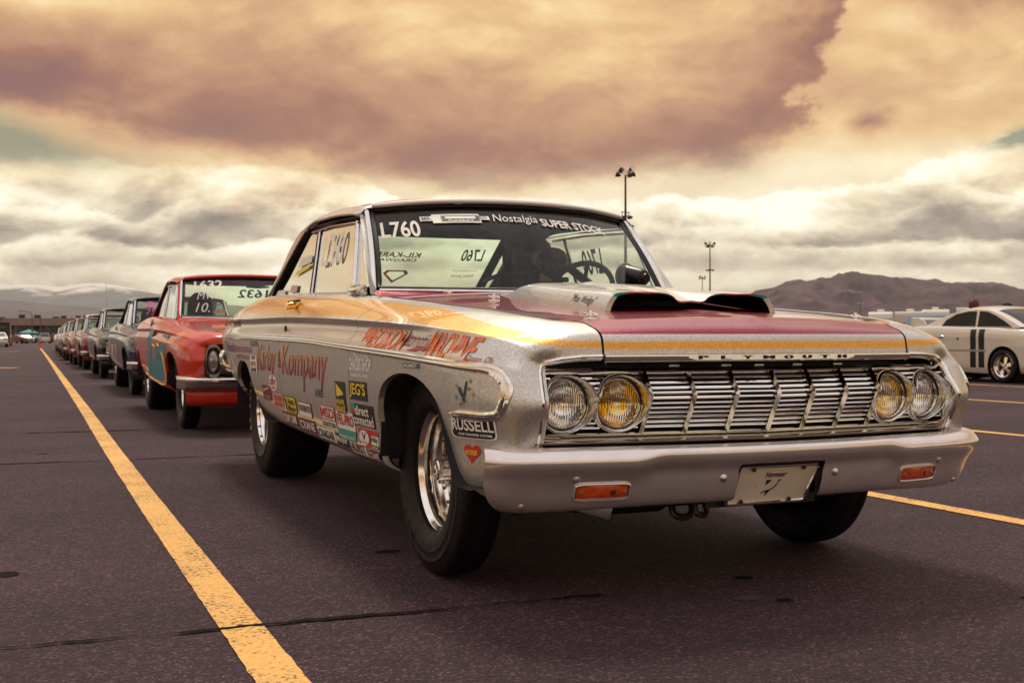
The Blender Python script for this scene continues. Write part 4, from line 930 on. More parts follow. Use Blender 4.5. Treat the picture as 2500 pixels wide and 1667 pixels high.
# ------------------------------------------------------------------ stickers and lettering on the flank
def side_text(s, y0, z0, y1, z1, m, parent, shear=0, off=.0035, warp=None, side=-1, slope=(0, 0)):
    v, f = text2d(s, shear*abs((z1-z0)/(y1-y0))); V = []
    for q in v:
        if warp is not None: q = warp(q)
        za, zb = z0+slope[0]*q[0], z1+slope[1]*q[0]; V.append(side_pt(y0+(y1-y0)*q[0], za+(zb-za)*q[1], off, side))
    return obj('lettering', V, f, m, parent, smooth=False)
def sticker(label, y0, z0, y1, z1, m, items=(), shape='rect', border=None, name='sponsor_sticker', off=.002):
    nu, nv = 9, 7
    if shape == 'ellipse':
        pts = [(.5, .5)]; nA = 28
        for r_ in (.5, 1): pts += [(.5+.5*r_*math.cos(a), .5+.5*r_*math.sin(a)) for a in np.linspace(0, 2*math.pi, nA+1)[:-1]]
        F = [(0, 1+i, 1+(i+1) % nA) for i in range(nA)]+[(1+i, 1+nA+i, 1+nA+(i+1) % nA, 1+(i+1) % nA) for i in range(nA)]
    elif shape == 'heart':
        pts = [(.5, .55)]; nA = 40
        for a in np.linspace(0, 2*math.pi, nA+1)[:-1]:
            x = 16*math.sin(a)**3; y = 13*math.cos(a)-5*math.cos(2*a)-2*math.cos(3*a)-math.cos(4*a); pts.append((.5+x/32, .55+y/29))
        F = [(0, 1+i, 1+(i+1) % nA) for i in range(nA)]
    else:
        pts = []
        for j in range(nv):
            for i in range(nu):
                u, v = i/(nu-1), j/(nv-1)
                if shape == 'round' and i in (0, nu-1) and j in (0, nv-1): u += .035 if i == 0 else -.035; v += .05 if j == 0 else -.05
                pts.append((u, v))
        F = grid_faces(nv, nu)
    def sk(p, k, o): return [side_pt(y0+(y1-y0)*(.5+(u-.5)*k), z0+(z1-z0)*(.5+(v-.5)*k), o) for u, v in p]
    root = obj(name, sk(pts, 1, off), F, border or m, car, smooth=False)
    if label: root['label'] = label
    o2 = off+.0008
    if border: obj('face', sk(pts, .92, o2), F, m, root, smooth=False)
    for it in items:
        if it[0] == 'box':
            _, u0, v0, u1, v1, mm = it; P = [side_pt(y0+(y1-y0)*u, z0+(z1-z0)*v, o2+.0006) for v in np.linspace(v0, v1, 3) for u in np.linspace(u0, u1, 4)]; obj('panel', P, grid_faces(3, 4), mm, root, smooth=False)
        elif it[0] == 'poly':
            _, pp, mm = it; obj('emblem', [side_pt(y0+(y1-y0)*u, z0+(z1-z0)*v, o2+.0009) for u, v in pp], [tuple(range(len(pp)))], mm, root, smooth=False)
        else:
            t, u0, v0, u1, v1, mm = it[:6]; side_text(t, y0+(y1-y0)*u0, z0+(z1-z0)*v0, y0+(y1-y0)*u1, z0+(z1-z0)*v1, mm, root, it[6] if len(it) > 6 else 0, o2+.0014)
    return root
def lettering_part(name, s, y0, z0, y1, z1, m, shear=0, warp=None, label=None, slope=(0, 0)):
    o = side_text(s, y0, z0, y1, z1, m, car, shear, .0025, warp, slope=slope); o.name = name
    if label: o['label'] = label
    return o
def fire_mat():
    m = bpy.data.materials.new('fire_lettering'); m.use_nodes = True; nt = m.node_tree; p = nt.nodes['Principled BSDF']; tc = nt.nodes.new('ShaderNodeTexCoord'); s = nt.nodes.new('ShaderNodeSeparateXYZ'); nt.links.new(tc.outputs['Object'], s.inputs[0])
    r = nt.nodes.new('ShaderNodeMapRange'); r.inputs[1].default_value = .64; r.inputs[2].default_value = .76; nt.links.new(s.outputs[2], r.inputs[0]); c = nt.nodes.new('ShaderNodeValToRGB'); c.color_ramp.elements[0].color = (.34, .02, .045, 1); c.color_ramp.elements[1].color = (.80, .36, .09, 1); nt.links.new(r.outputs[0], c.inputs[0]); nt.links.new(c.outputs[0], p.inputs['Base Color']); p.inputs['Roughness'].default_value = .4; return m
FIRE = fire_mat(); DRED = mat('dark_red_print', (.30, .012, .03), .4); MAR = mat('maroon_print', (.16, .015, .035), .4); PINK = mat('pink_print', (.62, .30, .27), .4)
drip = lambda q: (q[0], q[1]-.28*max(0, .35-q[1])*(1+math.sin(q[0]*40)))
lettering_part('painted_name', 'Kirby', 2.50, .590, 1.965, .762, FIRE, .25, drip); lettering_part('painted_name', '&', 1.93, .648, 1.85, .732, DRED, .1); lettering_part('painted_name', 'Kompany', 1.845, .585, .92, .760, FIRE, .25, drip)
lettering_part('small_lettering', '& VINCE', 1.16, .546, 1.02, .578, NAVY); lettering_part('small_lettering', 'BIG DINE', 2.67, .749, 2.46, .777, NAVY)
lettering_part('small_lettering', 'Plymouth', 3.73, .694, 3.27, .768, MAR, .15); lettering_part('small_lettering', 'MIDWEST NOSTALGIA', 3.23, .712, 2.63, .745, DRED); lettering_part('small_lettering', 'SUPER STOCK CLUB', 3.20, .675, 2.68, .698, DRED)
lettering_part('fender_lettering', 'PRECISION', .45, .764, -.03, .832, ORG, .25, slope=(-.014, -.012)); lettering_part('fender_lettering', 'Automotive', .03, .768, -.27, .818, MAR, .5, slope=(-.012, -.014)); lettering_part('fender_lettering', 'MACHINE', -.235, .738, -.535, .818, ORG, .25, slope=(-.022, -.024)); lettering_part('fender_lettering', 'Canton, Oh.', -.505, .721, -.615, .742, DRED, .3, slope=(-.006, -.006))
g = G(); g.add([side_pt(y, z, .003) for y, z in ((-.075, .751), (-.12, .757), (-.17, .766), (-.22, .765), (-.262, .752), (-.235, .754), (-.21, .750), (-.18, .754), (-.15, .749))], [tuple(range(9))]); g.build('car_swoosh', DRED, car, smooth=False)
GREY = mat('light_print', (.85, .83, .78), .4)
lettering_part('chassis_lettering', 'PRO STREET', .52, .722, .30, .740, GREY); lettering_part('chassis_lettering', 'CHASSIS SHOP', .59, .672, .295, .720, GREY); lettering_part('chassis_lettering', 'NORTON, OHIO', .565, .648, .33, .661, GREY)
sticker('yellow lettered sticker with black edge', .60, .562, .363, .632, KBLACK, [("JEG'S", .05, .10, .95, .92, YEL)])
sticker('black hawk sticker with yellow wing', .809, .499, .659, .623, KBLACK, [('poly', [(.15, .52), (.85, .60), (.75, .70), (.12, .95)], YEL), ('HAWK', .08, .27, .92, .45, YEL), ('BRAKE', .08, .06, .92, .24, YEL)])
sticker('white sticker with red letters', 1.10, .458, .860, .514, WHITE, [('MSD', .06, .12, .94, .9, RED)], border=RED); sticker('white strip with black letters', 1.09, .424, .860, .454, WHITE, [('IGNITION', .05, .15, .95, .85, KBLACK)])
sticker('white over teal gasket sticker', .830, .396, .570, .506, WHITE, [('FEL-PRO', .06, .52, .94, .92, RED), ('box', .0, .0, 1, .38, TEAL), ('PERFORMANCE GASKETS', .06, .06, .94, .17, WHITE)])
sticker('white round sticker with red letters', 2.19, .530, 1.965, .612, WHITE, [('COMETIC', .10, .36, .90, .72, RED), ('GASKET', .25, .14, .75, .28, RED)], 'ellipse')
sticker('maroon diagonal sticker', 2.40, .474, 2.16, .550, MAR, [('poly', [(.1, .55), (.9, .85), (.9, .95), (.1, .75)], PINK), ('HURST', .3, .1, .9, .35, PINK)])
sticker('white sticker with red bars', 2.12, .450, 1.87, .522, PINK, [('HOLLEY', .08, .50, .92, .85, RED), ('RSTK', .08, .1, .92, .38, RED)])
sticker('yellow gauge sticker', 1.83, .440, 1.575, .520, YEL, [('Auto', .25, .52, .9, .92, KBLACK, .2), ('Meter', .25, .10, .95, .50, KBLACK, .2), ('poly', [(.08, .15), (.2, .15), (.16, .85), (.06, .85)], KBLACK)], 'round', KBLACK)
sticker('white sticker framed in black', 1.53, .442, 1.27, .508, WHITE, [('POWERMASTER', .05, .35, .95, .80, MAR)], 'rect', KBLACK)
sticker('teal and red pennant with white lettering', .585, .466, .305, .548, KBLACK, [('box', .0, .72, .18, 1, TEAL), ('box', 0, .58, .18, .72, RED), ('direct', .18, .50, .80, .95, WHITE), ('connected', .04, .06, .96, .52, WHITE)])
sticker('red sticker with white oval and V', .535, .392, .385, .458, RED, [('poly', [(.5+.42*math.cos(a), .5+.42*math.sin(a)) for a in np.linspace(0, 6.28, 25)[:-1]], WHITE), ('V', .3, .38, .7, .80, KBLACK), ('Valvoline', .2, .18, .8, .32, RED)], 'round')
sticker('red topped sticker with black script', .375, .408, .285, .460, WHITE, [('box', 0, .62, 1, 1, RED), ('Holley', .06, .08, .94, .58, KBLACK, .2)]); sticker('small dark strip', .375, .394, .285, .404, KBLACK, [('EQUIPPED', .05, .15, .95, .85, WHITE)])
for i, (a, b, z0, z1, t, m1, m2) in enumerate([(1.936, 1.60, .385, .440, 'COMP CAMS', MAR, WHITE), (1.56, 1.24, .378, .432, 'CRANE', MAR, WHITE), (1.216, .905, .368, .418, 'CRAGAR', WHITE, KBLACK), (.90, .70, .364, .412, 'Mopar', NAVY, WHITE), (.69, .46, .352, .402, 'HURST', WHITE, MAR), (.43, .30, .350, .384, 'CRANE', MAR, WHITE)]):
    sticker('strip sticker low on the rocker', a, z0, b, z1, m1, [(t, .06, .15, .94, .85, m2)])
sticker('black sticker with large white lettering', -.435, .500, -.645, .567, KBLACK, [('R', .06, .25, .24, .88, WHITE)] if False else [('RUSSELL', .06, .34, .95, .86, WHITE), ('FLUID TRANSFER SYSTEMS', .22, .13, .90, .24, WHITE), ('box', .26, .89, .93, .925, WHITE)], 'round', WHITE)
sticker('red heart sticker with yellow lettering', -.50, .428, -.572, .484, RED, [('HOOKER', .14, .44, .86, .70, YEL)], 'heart')
sticker('tricolour badge', 4.03, .694, 3.83, .785, WHITE, [('box', 0, .80, 1, .9, RED), ('poly', [(.2, .1), (.4, .1), (.3, .75), (.1, .75)], RED), ('poly', [(.6, .1), (.8, .1), (.9, .75), (.65, .75)], TEAL)])
sticker('tall white sticker with black checks', 2.695, .606, 2.482, .705, WHITE, [('W', .2, .70, .8, .95, KBLACK), ('RSTK', .15, .38, .85, .62, RED), ('M', .2, .06, .8, .30, KBLACK)], border=PINK)
sticker('small grey badge above the wheel arch', -.055, .695, -.200, .712, mat('badge_grey', (.16, .15, .15), .35, .3), [('HURST', .1, .2, .9, .8, GREY)])
sticker('white stickers on the tail', 3.95, .815, 3.55, .852, WHITE, [('RSTK', .05, .2, .6, .7, PINK)]); sticker('yellow and maroon stickers on the tail', 3.75, .862, 3.20, .893, MAR, [('box', .1, .1, .5, .9, YEL)])
# butterfly
g = G(); g.add([side_pt(y, z, .0025) for y, z in ((-.515, .628), (-.522, .662), (-.530, .672), (-.527, .640), (-.521, .618))], [tuple(range(5))]); g.add([side_pt(y, z, .0025) for y, z in ((-.513, .625), (-.497, .648), (-.487, .650), (-.490, .636), (-.506, .618))], [tuple(range(5))]); g.add([side_pt(y, z, .003) for y, z in ((-.509, .630), (-.512, .630), (-.530, .604), (-.518, .612), (-.516, .592), (-.511, .612))], [tuple(range(6))]); g.build('butterfly_art', mat('butterfly_paint', (.02, .07, .085), .3, .3), car, smooth=False)
for y, z, m in ((-.475, .652, ORG), (-.545, .668, TEAL), (-.54, .645, MAR), (-.475, .618, TEAL), (-.50, .598, NAVY), (-.56, .63, ORG)):
    g = G(); g.add([side_pt(y+.006*math.cos(a), z+.005*math.sin(a*2)+.004*math.sin(a), .0022) for a in np.linspace(0, 6.28, 9)[:-1]], [tuple(range(8))]); g.build('paint_fleck', mat('fleck_'+m.name, tuple(.5*c+.18 for c in m.node_tree.nodes['Principled BSDF'].inputs['Base Color'].default_value[:3]), .4), car, smooth=False)

# ------------------------------------------------------------------ lettering on the glass
def glass_text(s, fn, u0, v0, u1, v1, m, parent, shear=0, off=(0, -.005, .004), skew=0):
    if fn is BL: u0, u1 = u0*.89, u1*.89
    v, f = text2d(s, shear*.6*abs((v1-v0)/(u1-u0))); V = [fn(u0+(u1-u0)*q[0], v0+(v1-v0)*q[1]+skew*q[0])+np.array(off) for q in v]
    return obj('lettering', V, f, m, parent, smooth=False)
glass_text('L760', WS, -.965, .585, -.725, .80, WHITE, windshield, .0); glass_text('MR.', WS, -.70, .795, -.635, .835, KBLACK, windshield, off=(0, -.008, .006)); glass_text('CO.', WS, -.305, .80, -.25, .828, KBLACK, windshield, off=(0, -.008, .006))
def glass_quad(fn, u0, v0, u1, v1, m, parent, off=(0, -.005, .004), nm='glass_sticker'):
    V = [fn(u, v)+np.array(off) for v in (v0, v1) for u in np.linspace(u0, u1, 8)]; return obj(nm, V, grid_faces(2, 8), m, parent, smooth=False)
gs = glass_quad(WS, -.71, .783, -.622, .845, WHITE, windshield); glass_quad(WS, -.63, .752, -.302, .868, WHITE, windshield); glass_quad(WS, -.318, .79, -.235, .838, WHITE, windshield)
glass_quad(WS, -.57, .775, -.31, .845, KBLACK, windshield, (0, -.0065, .005), 'sticker_panel'); glass_quad(WS, -.545, .80, -.335, .83, WHITE, windshield, (0, -.008, .006), 'sticker_panel'); glass_quad(WS, -.31, .815, -.302, .832, KBLACK, windshield, (0, -.0065, .005), 'sticker_panel'); glass_text('GASKET', WS, -.53, .762, -.35, .792, WHITE, windshield, off=(0, -.008, .006)); 
glass_text('Nostalgia', WS, -.216, .745, .138, .868, WHITE, windshield, .25); glass_text('SUPER STOCK', WS, .150, .735, .685, .835, WHITE, windshield, -.0, skew=-.045)
INK = mat('window_ink', (.10, .075, .065), .6)
glass_text('KIL-KARE', BL, .235, .66, -.24, .735, INK, rear_glass, .0, (0, .004, .004)); glass_text('DRAGWAY', BL, .21, .60, -.235, .645, INK, rear_glass, 0, (0, .004, .004)); glass_text('L760', BL, .885, .62, .665, .80, INK, rear_glass, 0, (0, .004, .004)); glass_text('In Loving Memory Of', BL, .87, .455, .635, .49, INK, rear_glass, 0, (0, .004, .004)); glass_text('Nate Jones', BL, .85, .36, .635, .42, INK, rear_glass, 0, (0, .004, .004)); glass_text('US', BL, -.16, .38, -.22, .41, INK, rear_glass, 0, (0, .004, .004))
sh = [(-.12, .42), (-.09, .47), (.09, .47), (.12, .42), (0, .27)]     # plain five-sided shield outline
V = [BL(u+.05, v)+np.array((0, .004, .004)) for u, v in sh]+[BL(u*.72+.05, (v-.38)*.70+.385)+np.array((0, .004, .004)) for u, v in sh]
obj('shield_sticker', V, [(i, (i+1) % 5, 5+(i+1) % 5, 5+i) for i in range(5)], mat('shield_red', (.20, .035, .03), .5), rear_glass, smooth=False)
def LW(y, z): return np.array((np.interp(z, [.98, 1.37], [.765, .690]), y, z))
v, f = text2d('L760'); obj('lettering', [LW(1.745+q[0]*.23, 1.13+q[1]*.14) for q in v], f, INK, car, smooth=False).name = 'window_number'
v, f = text2d('L760'); obj('window_number', [LW(1.95-q[0]*.40, 1.14+q[1]*.16)*np.array((-1, 1, 1))-np.array((.004, 0, 0)) for q in v], f, mat('window_chalk', (.92, .90, .85), .6), car, smooth=False)
for poly, m in (([(2.50, 1.17), (2.19, 1.185), (2.20, 1.225), (2.46, 1.22)], WHITE), ([(2.56, 1.125), (2.22, 1.155), (2.21, 1.18), (2.50, 1.155)], YEL), ([(2.98, 1.035), (2.72, 1.032), (2.72, 1.06), (2.93, 1.065)], WHITE), ([(2.60, 1.04), (2.42, 1.038), (2.42, 1.075), (2.58, 1.08)], PINK)):
    obj('window_sticker', [LW(y, z)*np.array((-1, 1, 1))-np.array((.001, 0, 0)) for y, z in poly], [(0, 1, 2, 3)], m, car, smooth=False)
# ================================================================== the lot
def asphalt():
    m = bpy.data.materials.new('asphalt'); m.use_nodes = True; nt = m.node_tree; p = nt.nodes['Principled BSDF']; L = nt.links.new
    def N(t, **k):
        n = nt.nodes.new(t)
        for a, b in k.items(): setattr(n, a, b)
        return n
    tc = N('ShaderNodeTexCoord')
    vo = N('ShaderNodeTexVoronoi'); vo.inputs['Scale'].default_value = 135; L(tc.outputs['Object'], vo.inputs['Vector'])
    sp = N('ShaderNodeSeparateColor'); L(vo.outputs['Color'], sp.inputs[0])
    r1 = N('ShaderNodeValToRGB'); e = r1.color_ramp.elements; e[0].position = .0; e[0].color = (.42, .42, .42, 1); e[1].position = .62; e[1].color = (.9, .9, .9, 1)
    x = e.new(.86); x.color = (1.35, 1.3, 1.25, 1); x = e.new(.97); x.color = (3.3, 3.4, 3.2, 1); L(sp.outputs[0], r1.inputs[0])
    big = N('ShaderNodeTexNoise'); big.inputs['Scale'].default_value = .55; big.inputs['Detail'].default_value = 8; big.inputs['Roughness'].default_value = .62; mp = N('ShaderNodeMapping'); mp.inputs['Scale'].default_value = (.7, 1.6, 1); L(tc.outputs['Object'], mp.inputs[0]); L(mp.outputs[0], big.inputs['Vector'])
    mid = N('ShaderNodeTexNoise'); mid.inputs['Scale'].default_value = 14; mid.inputs['Detail'].default_value = 5; L(tc.outputs['Object'], mid.inputs['Vector'])
    a = N('ShaderNodeMapRange'); a.inputs[1].default_value = .3; a.inputs[2].default_value = .7; a.inputs[3].default_value = .58; a.inputs[4].default_value = 1.36; L(big.outputs['Fac'], a.inputs[0])
    b = N('ShaderNodeMapRange'); b.inputs[1].default_value = .3; b.inputs[2].default_value = .7; b.inputs[3].default_value = .82; b.inputs[4].default_value = 1.15; L(mid.outputs['Fac'], b.inputs[0])
    ml = N('ShaderNodeMath', operation='MULTIPLY'); L(a.outputs[0], ml.inputs[0]); L(b.outputs[0], ml.inputs[1])
    base = N('ShaderNodeVectorMath', operation='SCALE'); base.inputs[0].default_value = (.052, .0235, .0335); L(ml.outputs[0], base.inputs['Scale'])
    fin = N('ShaderNodeVectorMath', operation='MULTIPLY'); L(base.outputs[0], fin.inputs[0]); L(r1.outputs[0], fin.inputs[1]); L(fin.outputs[0], p.inputs['Base Color'])
    p.inputs['Roughness'].default_value = .82; p.inputs['Specular IOR Level'].default_value = .35
    bu = N('ShaderNodeBump'); bu.inputs['Strength'].default_value = .9; bu.inputs['Distance'].default_value = .010; L(vo.outputs['Distance'], bu.inputs['Height']); bu.invert = True; L(bu.outputs[0], p.inputs['Normal'])
    MATS['asphalt'] = m; return m
ASPH = asphalt()
g = G(); g.add([(-9000, -700, 0), (9000, -700, 0), (9000, 14000, 0), (-9000, 14000, 0)], [(0, 1, 2, 3)]); tag(g.build('ground', ASPH, None, smooth=False), kind='structure')
def line_mat():
    m = bpy.data.materials.new('lane_paint'); m.use_nodes = True; nt = m.node_tree; p = nt.nodes['Principled BSDF']; L = nt.links.new
    tc = nt.nodes.new('ShaderNodeTexCoord'); n = nt.nodes.new('ShaderNodeTexNoise'); n.inputs['Scale'].default_value = 75; n.inputs['Detail'].default_value = 4; n2 = nt.nodes.new('ShaderNodeTexNoise'); n2.inputs['Scale'].default_value = 2.2; n2.inputs['Detail'].default_value = 3
    L(tc.outputs['Object'], n.inputs['Vector']); L(tc.outputs['Object'], n2.inputs['Vector'])
    s = nt.nodes.new('ShaderNodeMath'); s.operation = 'MULTIPLY_ADD'; L(n2.outputs['Fac'], s.inputs[0]); s.inputs[1].default_value = .55; L(n.outputs['Fac'], s.inputs[2])
    r = nt.nodes.new('ShaderNodeValToRGB'); e = r.color_ramp.elements; e[0].position = .85; e[0].color = (.70, .37, .085, 1); e[1].position = .94; e[1].color = (.10, .055, .04, 1); x = e.new(.55); x.color = (.84, .48, .125, 1)
    L(s.outputs[0], r.inputs[0]); L(r.outputs[0], p.inputs['Base Color']); p.inputs['Roughness'].default_value = .7
    b = nt.nodes.new('ShaderNodeBump'); b.inputs['Strength'].default_value = .4; b.inputs['Distance'].default_value = .003; L(n.outputs['Fac'], b.inputs['Height']); L(b.outputs[0], p.inputs['Normal']); return m
LINE = line_mat()
def stripe(name, path, w, m, z=.004, step=.02, jag=.0035):
    P = spline([(x, y, 0) for x, y in path], 60); d = np.r_[0, np.cumsum(np.linalg.norm(np.diff(P, axis=0), axis=1))]
    t = [0]; 
    while t[-1] < d[-1]: t.append(t[-1]+max(step, .012*abs(np.interp(t[-1], d, P[:, 1])-CAM.y)**1.25))
    V = []
    for q in t:
        x, y = np.interp(q, d, P[:, 0]), np.interp(q, d, P[:, 1]); a = mnoise.noise((x*9, y*28, 1))*jag+random.uniform(-.35, .35)*jag; b = mnoise.noise((x*9, y*28, 7))*jag+random.uniform(-.35, .35)*jag
        V += [(x-w/2+a, y, z), (x+w/2+b, y, z)]
    k = len(t); o = obj(name, V, [(2*i, 2*i+1, 2*i+3, 2*i+2) for i in range(k-1)], m, None, smooth=False); return tag(o, kind='structure')
stripe('lane_marking', [(-1.53, -3), (-1.536, -.35), (-1.538, 1.28), (-1.532, 4.24), (-1.498, 9.93), (-1.46, 19.2), (-1.36, 45), (-1.20, 97)], .118, LINE)
for x, y0, y1 in ((1.84, -3, 60), (5.28, -2, 60), (8.92, -2, 70), (12.45, 3, 70), (16.0, 3, 70)): stripe('lane_marking', [(x, y0), (x, (y0+y1)/2), (x, y1)], .115, LINE)
g = G(); g.add([(-2.82+.62*math.cos(a)*(.5 if math.cos(a) > 0 else 1)+.22, 30.1+.33*math.sin(a), .004) for a in np.linspace(0, 6.283, 24)[:-1]], [tuple(range(23))]); tag(g.build('lane_marking', LINE, None, smooth=False), kind='structure')
stripe('lane_marking', [(-3.9, 69), (-3.0, 73), (-2.6, 76)], .14, mat('white_road_paint', (.42, .38, .34), .7))
CRACK = mat('crack_tar', (.012, .007, .009), .95, spec=.1)
def crack(x0, x1, y, slope, w, z=.003):
    V = []; n = int((x1-x0)/.02); k = 0
    for i in range(n+1):
        x = x0+(x1-x0)*i/n; yy = y+slope*(x-x0)+.03*mnoise.noise((x*2.2, y, 3))+.012*mnoise.noise((x*14, y, 5)); ww = w*max(.0, .55+1.1*mnoise.noise((x*5, y*3, 9))+random.uniform(-.25, .25)); ww = max(ww, w*.08)
        V += [(x, yy-ww, z), (x, yy+ww, z)]
    o = obj('pavement_crack', V, [(2*i, 2*i+2, 2*i+3, 2*i+1) for i in range(n)], CRACK, None, smooth=False); tag(o, kind='structure')
crack(-3.2, -.45, -.42, -.035, .014, .0055); crack(-4, 3.5, 4.25, -.01, .022); crack(-4, 3.5, 6.78, -.02, .03); crack(-4.5, 4, 18.6, .0, .05); crack(.0, 3.6, 3.2, .01, .02)
def stain(x, y, rx, ry, m, z=.002):
    g = G(); n = 22; g.add([(x+rx*math.cos(a)*(1+.35*mnoise.noise((math.cos(a)*1.5, math.sin(a)*1.5, x*9))), y+ry*math.sin(a)*(1+.35*mnoise.noise((math.cos(a)*1.5, math.sin(a)*1.5, y*9))), z) for a in np.linspace(0, 6.283, n+1)[:-1]], [tuple(range(n))]); tag(g.build('ground_stain', m, None, smooth=False), kind='structure')
OIL = mat('oil_stain', (.012, .007, .009), .9, spec=.1)
for x, y, a, b in ((-.845, .44, .045, .035), (.10, -.47, .035, .03), (.03, -.79, .03, .022), (.72, -1.05, .018, .012)): stain(x, y, a, b, OIL)
for i in range(14): stain(random.uniform(-3.5, 6), random.uniform(-1.2, 14), random.uniform(.01, .05), random.uniform(.01, .05), OIL, .0022+i*.00002)
stain(-.05, -.72, .05, .03, mat('pale_scuff', (.065, .042, .048), .8))

# ------------------------------------------------------------------ the cars waiting behind it
HERO = [o for o in car.children]
SHARED = {'front_fender', 'door', 'rear_fender', 'inner_panel', 'wheel_well', 'hood', 'hood_gutter', 'windshield', 'rear_window', 'windshield_seal', 'windshield_trim', 'pillar_trim', 'windshield_pillar', 'header_trim', 'roof', 'headliner', 'drip_rail', 'vent_window', 'door_window', 'quarter_window', 'vent_frame', 'glass_frame', 'glass_channel', 'window_header', 'window_reveal', 'quarter_trim', 'belt_trim', 'cowl_panel', 'trunk_lid', 'tail_panel', 'cabin_floor', 'dashboard', 'steering_wheel', 'undercarriage', 'wheel', 'lower_molding'}
BODYP = {'front_fender', 'door', 'rear_fender', 'hood', 'windshield_pillar', 'cowl_panel', 'trunk_lid', 'tail_panel', 'header_trim', 'drip_rail'}
base_name = lambda o: o.name.split('.')[0]
def paint(name, c, rough=.25, metal=0.0): return mat(name, c, rough, metal, coat=.45, coat_rough=.03, spec=.35, nscale=6, namt=.06)
def override(o, m):
    for s in o.material_slots:
        if s.material and s.material.name not in ('black_trim',): s.link = 'OBJECT'; s.material = m
def copy_part(o, parent):
    c = o.copy(); COL.objects.link(c); c.parent = parent; return c
_fe = {}
def front_end(root, style, body, detail):
    """grille, lamps and bumper of the older cars behind"""
    if style not in _fe:
        d = _fe[style] = {}
        def mk(key, fn):
            g = G(); fn(g); me = bpy.data.meshes.new(key); me.from_pydata(g.v, [], g.f); me.polygons.foreach_set('use_smooth', [True]*len(me.polygons)); me.set_sharp_from_angle(angle=R(40)); d[key] = me
        def panel(g):
            E = [np.array(guide(i)[13]) for i in range(11)]; k = len(E)
            g.add([tuple(e*(-1, 1, 1)+np.array((.0, .012, 0))) for e in E]+[tuple(e+np.array((0, .012, 0))) for e in E], [(i, i+1, k+i+1, k+i) for i in range(k-1)])
        mk('grille_panel', panel)
        gx = .50 if style == 'oval' else .56
        def bars(g):
            for z in np.linspace(.52, .70, 10): g.tube([(-gx, yg(gx, z)-.02, z), (0, yg(0, z)+.01, z), (gx, yg(gx, z)-.02, z)], .0065, 6)
        mk('grille_bar', bars)
        def lampbez(g):
            if style == 'oval':
                n = 32; rings = []
                for rr, yy in ((.70, .03), (.74, -.03), (.86, -.055), (1.0, -.05), (1.06, -.01), (1.04, .03)): rings.append([(.068*rr*math.copysign(abs(math.cos(a))**.8, math.cos(a)), yy, .135*rr*math.copysign(abs(math.sin(a))**.8, math.sin(a))) for a in np.linspace(0, 6.2832, n+1)[:-1]])
                V = [p for r_ in rings for p in r_]; g.add(V, [(i*n+j, i*n+(j+1) % n, (i+1)*n+(j+1) % n, (i+1)*n+j) for i in range(5) for j in range(n)])
            else:
                for rr, yy in ((1, 0),):
                    g.tube([(-.10, -.05, -.095), (.10, -.05, -.095), (.10, -.05, .095), (-.10, -.05, .095)], .012, 6, closed=True)
                g.lathe([(.07, .03), (.075, .05), (.085, .055), (.092, .03), (.092, -.02)], 28, RX)
        mk('lamp_bezel', lampbez)
        def lens(g):
            if style == 'oval':
                n = 28; V = [(0, -.052, 0)]; 
                for rr, yy in ((.5, -.047), (.8, -.038), (.98, -.02)): V += [(.050*rr*math.cos(a), yy, .098*rr*math.sin(a)) for a in np.linspace(0, 6.2832, n+1)[:-1]]
                g.add(V, [(0, 1+(j+1) % n, 1+j) for j in range(n)]+[(1+i*n+j, 1+i*n+(j+1) % n, 1+(i+1)*n+(j+1) % n, 1+(i+1)*n+j) for i in range(2) for j in range(n)])
            else: g.lathe([(0, .055), (.04, .05), (.065, .04), (.074, .028)], 24, RX)
        mk('lamp_lens', lens)
        def bump(g):
            prof = [(.09, .462), (.02, .476), (-.018, .468), (-.035, .452), (-.034, .436), (-.018, .420), (-.012, .405), (-.004, .388), (.015, .372), (.06, .366)]; ns = 41; V = []
            for dy, z in prof:
                for s in np.linspace(-1, 1, ns): xr = abs(s)*.93; y = np.interp(xr, [0, .3, .6, .8, .88, .92, .93], [-.86, -.85, -.82, -.77, -.72, -.62, -.48]); V.append((s*.93, y+dy, z))
            g.add(V, grid_faces(len(prof), ns, True))
        mk('front_bumper', bump)
        def val(g):
            ns = 21; V = []
            for dy, z in ((.03, .40), (.012, .36), (.0, .32), (.01, .27), (.05, .235), (.12, .22)):
                for s in np.linspace(-1, 1, ns): V.append((s*.86, np.interp(abs(s)*.86, [0, .6, .8, .86], [-.76, -.72, -.66, -.56])+dy, z))
            g.add(V, grid_faces(6, ns, True))
        mk('front_valance', val)
    d = _fe[style]
    def put(name, key, m, loc=(0, 0, 0), parent=root):
        o = bpy.data.objects.new(name, d[key]); link(o, parent); o.location = loc
        if not d[key].materials: d[key].materials.append(m)
        o.material_slots[0].link = 'OBJECT'; o.material_slots[0].material = m; return o
    pan = put('grille_panel', 'grille_panel', BLACK); put('grille_bar', 'grille_bar', CHROME, parent=pan); put('front_bumper', 'front_bumper', CHROME); put('front_valance', 'front_valance', body)
    for s in (-1, 1):
        e = tag(empty('headlight', (s*(.66 if style == 'oval' else .655), -.70, .605), 0, root)); put('lamp_bezel', 'lamp_bezel', CHROME if style != 'oval' else mat('bezel_dark', (.18, .16, .16), .2, .9), parent=e); put('lamp_lens', 'lamp_lens', mat('lamp_grey', (.30, .28, .27), .12, .6, coat=1), parent=e)
